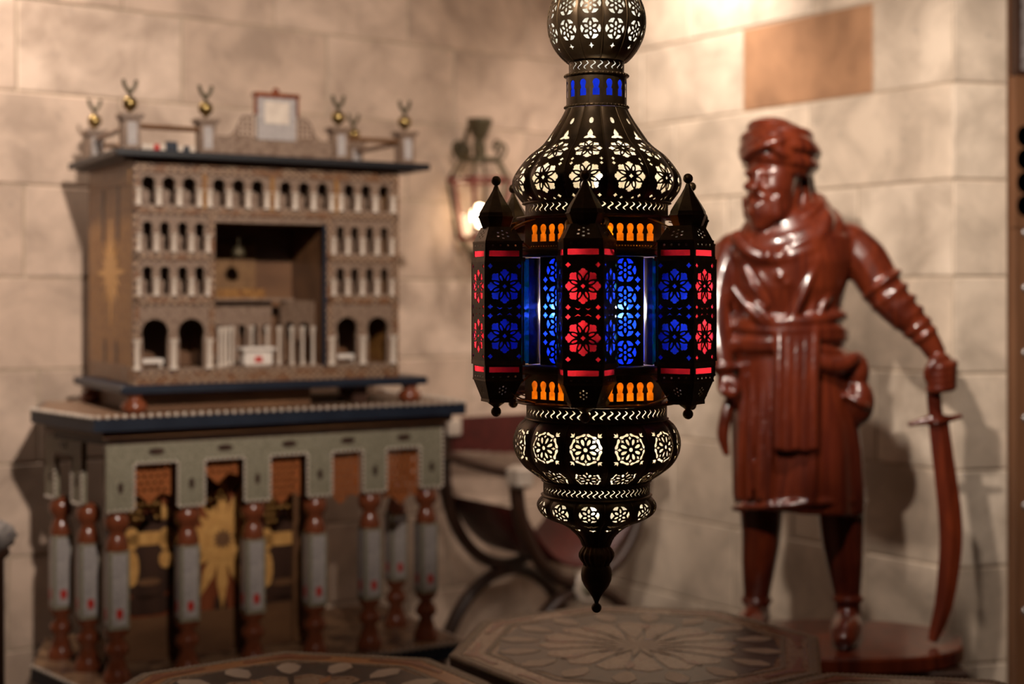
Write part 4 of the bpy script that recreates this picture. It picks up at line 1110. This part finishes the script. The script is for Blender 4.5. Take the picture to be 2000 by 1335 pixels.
# head turned a little to the left: skull, brow, nose, eyes, cheeks, moustache, beard, ear
loft([(1516, 420, -.02, 36, 42), (1510, 395, -.03, 41, 50), (1508, 370, -.034, 44, 54), (1510, 345, -.03, 46, 55), (1514, 318, -.02, 50, 56)], 28)
hd = Vector((-.56, -.83)).normalized()      # facing direction in x, depth
def face(fr, sd, y, rx, ry=None, rz_=None):   # fr forward px, sd sideways px
    px = 1512+hd.x*fr-hd.y*sd; d = -.02+(hd.y*fr+hd.x*sd)*q_
    blob(px, y, d, rx, ry or rx, rz_ or rx)
face(46, 0, 335, 22, 18, 8); face(45, -20, 338, 19, 13, 7); face(45, 20, 338, 19, 13, 7)
face(58, 0, 352, 8, 9, 17); face(68, 0, 366, 10, 10, 9); face(60, -9, 369, 7); face(60, 9, 369, 7)
face(48, -20, 351, 8, 7, 4.5); face(48, 20, 351, 8, 7, 4.5)
face(40, -27, 364, 17, 14, 11); face(40, 27, 364, 17, 14, 11)
for sx in (-1, 1):
    pts_ = []
    for fr, sd, y, r in ((62, 2*sx, 379, 6), (60, 13*sx, 382, 7), (54, 24*sx, 389, 6), (46, 31*sx, 400, 4)):
        pts_.append((1512+hd.x*fr-hd.y*sd, y, -.02+(hd.y*fr+hd.x*sd)*q_, r))
    limb(pts_, 8)
face(56, 0, 393, 11, 8, 4)
face(42, 0, 414, 31, 26, 20); face(42, 0, 432, 23, 20, 20); face(26, -32, 400, 18, 16, 30); face(26, 32, 400, 18, 16, 30)
for k in range(11):
    s_ = -40+k*8; f_ = 67-abs(s_)*.5; px = 1512+hd.x*f_-hd.y*s_; d = -.02+(hd.y*f_+hd.x*s_)*q_
    limb([(px, 396-abs(s_)*.3, d, 4.5), (px+3+2*(k % 2), 418, d+.001, 5.5), (px+5-2*(k % 2), 450-abs(s_)*.55, d+.010, 3.5)], 8)
# turban: crown and wound rolls, slanting down towards the back
blob(1522, 292, .0, 72, 74, 48); blob(1510, 264, .0, 52, 56, 32)
def tw(cx, cy, rx, ry, r, slant, amp=0, ph=0):
    pth = []
    for i in range(44):
        a = 2*PI*i/44; c_, s_ = math.cos(a), math.sin(a)
        pth.append(sp(cx, cy+slant*c_+amp*math.sin(a+ph))+Vector((rx*q_*c_, ry*q_*s_, 0)))
    B.tube(pth, r*q_, 12, close=True)
tw(1520, 327, 59, 64, 12, 7, -8, 0); tw(1522, 314, 66, 71, 13, 12, -4, .2); tw(1523, 298, 69, 73, 12, -4, 12, .9)
tw(1522, 284, 66, 70, 12, 16, 8, -.4); tw(1519, 270, 58, 62, 12, -6, 10, .8); tw(1514, 256, 45, 49, 11, 8, 6, 0); tw(1508, 246, 30, 34, 10, 4, 4, 0)
limb([(1452, 312, -.04, 8), (1480, 288, -.098, 9), (1520, 276, -.112, 9), (1562, 262, -.07, 9), (1580, 262, .0, 8)], 10)
limb([(1458, 290, -.05, 8), (1490, 268, -.09, 9), (1530, 300, -.112, 9), (1578, 318, -.055, 9)], 10)
limb([(1484, 243, -.005, 9), (1506, 242, -.04, 8), (1530, 250, -.058, 8)], 10)
# cloth falling beside the face
limb([(1564, 322, .0, 15), (1568, 360, .0, 15), (1568, 400, -.02, 16), (1560, 440, -.05, 16)]); limb([(1576, 326, .02, 12), (1580, 370, .02, 13), (1588, 410, .0, 18), (1596, 440, -.01, 20)])
limb([(1556, 336, -.036, 6), (1557, 375, -.046, 7), (1545, 420, -.062, 7)])
fig_raw = B.mesh('figure_raw')
fo = bpy.data.objects.new('figure_tmp', fig_raw); COL.objects.link(fo)
md = fo.modifiers.new('r', 'REMESH'); md.mode = 'VOXEL'; md.voxel_size = .0048; md.use_smooth_shade = True
sm_ = fo.modifiers.new('s', 'SMOOTH'); sm_.factor = .5; sm_.iterations = 4
dg = bpy.context.evaluated_depsgraph_get()
fme_ = bpy.data.meshes.new_from_object(fo.evaluated_get(dg)); fme_.name = 'figure'
bpy.data.objects.remove(fo)
fme_.materials.clear(); fme_.materials.append(M['rosewood'])
fme_.polygons.foreach_set('use_smooth', [True]*len(fme_.polygons))
fig = link('figure', fme_, STA)
# sword
SW = MB()
bl = [(1833, 822, 20), (1840, 880, 21), (1848, 940, 22), (1855, 1000, 23), (1857, 1060, 22.5), (1852, 1120, 21), (1843, 1180, 18), (1830, 1225, 14), (1821, 1252, 9)]
cp = spline([(x, y, w_) for x, y, w_ in bl], 4); rs = []
for k, p in enumerate(cp):
    a = cp[max(k-1, 0)]; b = cp[min(k+1, len(cp)-1)]; t = Vector((b.x-a.x, b.y-a.y)).normalized(); nx, ny = t.y, -t.x
    l = sp(p.x-nx*p.z, p.y-ny*p.z, -.08); r = sp(p.x+nx*p.z, p.y+ny*p.z, -.08); c = sp(p.x, p.y, -.08)
    rs.append([l, c+Vector((0, -.009, 0)), r, c+Vector((0, .009, 0))])
SW.rings(rs); SW.build('sword_blade', M['rosewood'], STA)
MB().tube(spline([sp(1774, 829, -.08), sp(1800, 823, -.08), sp(1827, 819, -.08), sp(1855, 817, -.08), sp(1878, 812, -.08)], 4), [.006, .006, .007, .008, .009, .011, .014, .016, .017, .016, .014, .011, .009, .008, .007, .006, .006][:17], 10).build('sword_guard', M['rosewood'], STA)
MB().tube(spline([sp(1826, 690, -.08), sp(1824, 730, -.09), sp(1824, 775, -.085), sp(1829, 822, -.08)], 4), [12*q_]*4+[13*q_]*4+[14*q_]*4+[17*q_], 12).build('sword_grip', M['rosewood'], STA)
# plank base and pedestal
bp = []
for i in range(40):
    a = 2*PI*i/40; rx, ry = .315, .215
    bp.append((rx*math.copysign(abs(math.cos(a))**.85, math.cos(a)), ry*math.copysign(abs(math.sin(a))**.85, math.sin(a))))
bp[0] = (.33, .03)
PZ = STO.z
pk = MB(); pk.rings([[(x*.97, y*.97, PZ-.042) for x, y in bp], [(x, y, PZ-.036) for x, y in bp], [(x, y, PZ-.006) for x, y in bp], [(x*.985, y*.985, PZ) for x, y in bp]]); pk.build('plank_base', M['rosewood'], STA)
PED = MB(); PED.box((-.27, -.17, .03), (.27, .17, PZ-.072), bev=.006); PED.box((-.29, -.19, 0), (.29, .19, .03), bev=.004); PED.box((-.285, -.185, PZ-.072), (.285, .185, PZ-.0425), bev=.004)
o = PED.build('pedestal', M['ebony'], None, 'low dark wooden pedestal under the carved statue', 'pedestal'); o.location = (STO.x, STO.y, 0)

# ================================================================== WALL LANTERN (sconce)
WY = 5.02
WLp = pt(937, 512, WY)
WL = empty('wall_lantern', WLp, ANG-PI/12, 'six-sided iron wall lantern with red-trimmed glass and a lit bulb', 'wall lantern')
wz = lambda py: (512-py)/F*WY; wr = lambda px: px/F*WY
def hexr(r, z): return [(r*math.cos(PI/3*i), r*math.sin(PI/3*i), z) for i in range(6)]
pn = [(wr(45), wz(466)), (wr(66), wz(352))]
for i in range(6):
    a = Vector(hexr(pn[0][0], pn[0][1])[i]); b = Vector(hexr(pn[1][0], pn[1][1])[i]); a2 = Vector(hexr(pn[0][0], pn[0][1])[(i+1) % 6]); b2 = Vector(hexr(pn[1][0], pn[1][1])[(i+1) % 6])
    MB().tube([a, b], .0065, 6).build('corner_bar', M['iron'] if i % 2 else M['rediron'], WL)
    MB().tube([a, a2], .006, 6).build('frame_rail', M['rediron'], WL); MB().tube([b, b2], .0065, 6).build('frame_rail', M['rediron'], WL)
    m_ = MB(); m_.add([a*.98, a2*.98, b2*.98+Vector((0, 0, .004)), b*.98+Vector((0, 0, .004))], [(0, 1, 2, 3)]); m_.build('pane', M['glass'], WL)
    t1 = Vector(hexr(wr(40), wz(312))[i]); t2 = Vector(hexr(wr(40), wz(312))[(i+1) % 6])
    m_ = MB(); m_.add([b*.98, b2*.98, t2, t1], [(0, 1, 2, 3)]); m_.build('roof_pane', M['glass'], WL)
    MB().tube([b, t1], .005, 6).build('roof_bar', M['iron'], WL); MB().tube([t1, t2], .007, 6).build('roof_ring', M['iron'], WL)
    q2 = lambda k, dz_: Vector((t1.x*k, t1.y*k, t1.z+dz_))
    pth = spline([q2(1, 0), q2(1.25, .015), q2(1.38, .045), q2(1.10, .062), q2(.85, .045), q2(.95, .028)], 5)
    MB().tube(pth, .005, 6).build('scroll', M['iron'], WL)
    d0 = a.copy(); d1 = Vector(hexr(wr(20), wz(494))[i]); MB().tube([d0, d1], .005, 6).build('lower_bar', M['iron'], WL)
MB().lathe([(wr(6), wz(514)), (wr(18), wz(508)), (wr(24), wz(494)), (wr(20), wz(488))], 12).build('bottom_cup', M['iron'], WL)
MB().lathe([(wr(8), wz(312)), (wr(10), wz(272)), (wr(15), wz(266)), (wr(22), wz(250)), (wr(27), wz(238)), (wr(26), wz(232))], 6, smooth=False).build('crown', M['iron'], WL)
MB().lathe([(.012, wz(488)), (.012, wz(448))], 12).build('candle_tube', M['ivory'], WL)
MB().ball((0, 0, wz(421)), wr(17), 16, None, (1, 1, 1.3)).build('bulb', M['sconce_bulb'], WL)
# bracket back to the wall
wloc = rz4(-(ANG-PI/12))
dist = (Vector((WLp.x, WLp.y))-C2).dot(BD)
nb_ = wloc @ Vector((-BD.x*dist, -BD.y*dist, 0))
MB().tube(spline([(0, 0, wz(256)), nb_*.5+Vector((0, 0, wz(240))), nb_*.97+Vector((0, 0, wz(290)))], 6), .008, 8).build('bracket', M['iron'], WL)
MB().ball(nb_*.97+Vector((0, 0, wz(290))), .035, 14).build('wall_plate', M['iron'], WL)

# ================================================================== SAVONAROLA CHAIR by the corner
CU, CV = .45, .40
cc = C2-AD*CU+BD*CV
CH = empty('folding_x_chair', (cc.x, cc.y, 0), ANG, 'dark wood X-frame armchair with ivory-inlaid arms and red leather, in the corner', 'chair')
# local: x right along the wall, -y to the front
hwc = .27; zx = .50
def arcU(y, n=24):   # upper bow from arm to arm through the crossing
    return [(hwc*math.cos(t), y, zx+.36+.36*math.sin(t)*1.0) for t in [PI+PI*i/n for i in range(n+1)]]
def arcD(y, n=24): return [(.31*math.cos(t), y, .02+.46*math.sin(t)) for t in [PI*i/n for i in range(n+1)]]
for y in (-.21, .21):
    MB().tube(arcU(y), [(.021, .028)]*25, 8, up=(0, 1, 0)).build('upper_bow', M['ebony'], CH)
    MB().tube(arcD(y), [(.021, .028)]*25, 8, up=(0, 1, 0)).build('lower_bow', M['ebony'], CH)
    for k in range(7):
        t = PI*(1.12+.76*k/6); MB().tube([(hwc*math.cos(t), y-.018, zx+.36+.36*math.sin(t)), (hwc*math.cos(t+.06), y-.018, zx+.36+.36*math.sin(t+.06))], .008, 6).build('inlay_plaque', M['ivory'], CH)
md_ = MB(); md_.lathe([(.052, 0), (.052, .012), (.040, .018), (.036, .014)], 24, T=Matrix(((1, 0, 0, 0), (0, 0, -1, -.225), (0, 1, 0, zx-.01), (0, 0, 0, 1)))); md_.build('medallion', M['ivory'], CH)
hb_ = MB(); hb_.lathe([(.030, 0), (.026, .020), (.010, .026)], 16, T=Matrix(((1, 0, 0, 0), (0, 0, -1, -.226), (0, 1, 0, zx-.01), (0, 0, 0, 1)))); hb_.build('medallion_boss', M['greyin'], CH)
for sx in (-1, 1):
    MB().tube([(sx*.31, -.26, .02), (sx*.31, .26, .02)], [(.022, .022)]*2, 8).build('foot_rail', M['ebony'], CH)
    MB().tube(spline([(sx*hwc, .22, zx+.40), (sx*(hwc+.005), .0, zx+.385), (sx*hwc, -.22, zx+.375)], 6), [(.030, .016)]*13, 8).build('arm_rest', M['ebony'], CH)
    MB().box((sx*hwc-.032, -.27, zx+.335), (sx*hwc+.032, -.19, zx+.405), bev=.012).build('ivory_arm_end', M['ivory'], CH)
    MB().box((sx*hwc-.020, .19, zx+.36), (sx*hwc+.020, .23, zx+.53), bev=.006).build('back_post', M['ebony'], CH)
    MB().box((sx*hwc-.026+(.02 if sx < 0 else -.02), .165, zx+.465), (sx*hwc+.026+(.02 if sx < 0 else -.02), .189, zx+.525), bev=.006).build('ivory_back_block', M['ivory'], CH)
bk = MB(); n_ = 12
bk.rings([[(-hwc+.02+(2*hwc-.04)*i/n_, .20+.02*math.sin(PI*i/n_)-dy, z_) for i in range(n_+1)] for dy, z_ in ((0, zx+.395), (.006, zx+.395), (.006, zx+.52), (0, zx+.52))], cap=False, close=True)
bkm = MB()
for i in range(n_):
    x0_, x1_ = -hwc+.02+(2*hwc-.04)*i/n_, -hwc+.02+(2*hwc-.04)*(i+1)/n_
    bkm.box((x0_, .190, zx+.39+.02*math.cos(PI*i/n_)**2), (x1_, .197, zx+.525))
bkm.build('back_leather', M['leather'], CH)
sl = MB(); rs = []
for i in range(17):
    x = -.245+.49*i/16; z_ = zx+.06+.20*(abs(x)/.245)**2.2
    rs.append([(x, -.22, z_), (x, .22, z_), (x, .22, z_-.008), (x, -.22, z_-.008)])
sl.rings(rs, smooth=True); sl.build('seat_leather', M['leather'], CH)
# ================================================================== OCTAGONAL TABLES
def table(cx, cy, th, label, TZ=.70, R=.39, pal=0):
    T = empty('octagonal_table', (cx, cy, 0), th, label, 'table')
    oc = lambda r: [(r*math.cos(PI/4*i), r*math.sin(PI/4*i)) for i in range(8)]
    MB().prism(oc(R), TZ-.022, TZ-.003).build('table_top', M['tt_dark'], T)
    MB().prism(oc(R-.003), TZ-.0031, TZ-.001).build('top_veneer', M['tt_base'], T)
    def bandring(r0, r1, mt, z, nm):
        for i in range(8):
            a, b = oc(r0), oc(r1); p = [a[i], a[(i+1) % 8], b[(i+1) % 8], b[i]]
            MB().prism(p, TZ-.0012, TZ-.001+z).build(nm, M[mt], T)
    bandring(R-.004, R-.022, 'tt_band', .0010, 'border_band')
    bandring(R-.024, R-.068, 'tt_base' if pal == 0 else 'tt_orange', .0006, 'border_field')
    bandring(R-.070, R-.082, 'tt_band', .0010, 'inner_band')
    # red corner pieces
    for i in range(8):
        a = PI/4*i; m_ = MB(); r = R-.046
        m_.prism([(r+.018, 0), (r-.004, .03), (r-.022, .085), (r-.034, .085), (r-.018, .03), (r-.012, 0), (r-.018, -.03), (r-.034, -.085), (r-.022, -.085), (r-.004, -.03)], TZ-.0008, TZ+.0005, rz4(a)); m_.build('corner_inlay', M['tt_red'], T)
    m_ = MB(); m_.prism([((R-.095)*(1 if i % 2 == 0 else .96)*math.cos(PI/16*i), (R-.095)*(1 if i % 2 == 0 else .96)*math.sin(PI/16*i)) for i in range(32)], TZ-.0009, TZ-.0002); m_.build('dark_ground', M['tt_dark'], T)
    dm = MB(); dm.prism([(.205, 0), (.225, .016), (.258, .024), (.282, .012), (.290, 0), (.282, -.012), (.258, -.024), (.225, -.016)], TZ-.0003, TZ+.0006); dme = dm.mesh('ivory_drop'); dme.materials.append(M['ivory'])
    wm = MB(); wm.prism([(.05, 0), (.12, .020), (.185, .030), (.205, .0), (.185, -.030), (.12, -.020)], TZ-.0003, TZ+.0004); wme = wm.mesh('mosaic_wedge'); wme.materials.append(M['tt_base'])
    om = MB(); om.prism([(.13, 0), (.165, .011), (.195, 0), (.165, -.011)], TZ+.0003, TZ+.0010); ome = om.mesh('orange_lozenge'); ome.materials.append(M['tt_orange'] if pal else M['tt_red'])
    sm2 = MB(); sm2.prism([(.0, 0), (.045, .008), (.10, .0), (.045, -.008)], TZ+.0003, TZ+.0012); sme = sm2.mesh('star_petal'); sme.materials.append(M['ivory'])
    for k in range(16):
        for nm, me, off in (('ivory_drop', dme, 0), ('mosaic_wedge', wme, PI/16), ('star_petal', sme, 0)):
            o = link(nm, me, T); o.rotation_euler = (0, 0, k*PI/8+off)
        if k % 2: o = link('orange_lozenge', ome, T); o.rotation_euler = (0, 0, k*PI/8)
    bdm_ = MB(); P = oc(R)
    for i in range(8):
        a, b = P[i], P[(i+1) % 8]
        for k in range(30): bdm_.ball((a[0]+(b[0]-a[0])*(k+.5)/30, a[1]+(b[1]-a[1])*(k+.5)/30, TZ-.004), .0042, 6)
    bdm_.build('edge_beads', M['ivory'], T, kind='stuff')
    # arched octagonal stand
    Rb = R*.80; Pb = oc(Rb); L = 2*Rb*math.sin(PI/8)
    me = sheet('arched_side', [(-L/2, 0), (-L/2+.035, 0), (-L/2+.035, .30), (-L/4, .40), (0, .45), (L/4, .40), (L/2-.035, .30), (L/2-.035, 0), (L/2, 0), (L/2, TZ-.0225), (-L/2, TZ-.0225)], [], lambda x, y, t: Vector((x, t, y)), .015); me.materials.append(M['greyin'])
    for i in range(8):
        o = link('arched_side', me, T); a = PI/4*i+PI/8; o.location = (Rb*math.cos(PI/8)*math.cos(a), Rb*math.cos(PI/8)*math.sin(a), 0); o.rotation_euler = (0, 0, a+PI/2)
    return T
table(.2585, 2.9105, math.radians(191.6), 'octagonal inlaid table with a pale ivory star top, below the hanging lantern', TZ=.73)
table(-.378, 2.487, math.radians(11.7), 'octagonal inlaid table with orange wood border pieces, in front of the console', TZ=.73, R=.386, pal=1)
table(.688, 2.308, math.radians(13.4), 'octagonal inlaid table with a beaded edge, in front of the statue', TZ=.735, R=.386)
# ================================================================== rough grey object at the left edge
gp_ = pt(-8, 1046, 3.55)
gs = MB(); gs.ball((0, 0, 0), .045, 24, None, (1.05, 1, .85)); me = gs.mesh('stone_finial')
for v in me.vertices:
    n = Vector(v.co).normalized(); v.co += n*.006*math.sin(n.x*23+1)*math.sin(n.y*19)*math.cos(n.z*21)
FN = empty('stone_finial_post', (gp_.x, gp_.y, 0), 0, 'rough grey carved stone knob on a slim post beside the console', 'finial')
o = link('knob', me, FN, M['fabric']); o.location = (0, 0, gp_.z)
MB().lathe([(.06, 0), (.06, .03), (.022, .05), (.020, gp_.z-.06), (.034, gp_.z-.045), (.030, gp_.z-.03)], 20).build('post', M['ebony'], FN)
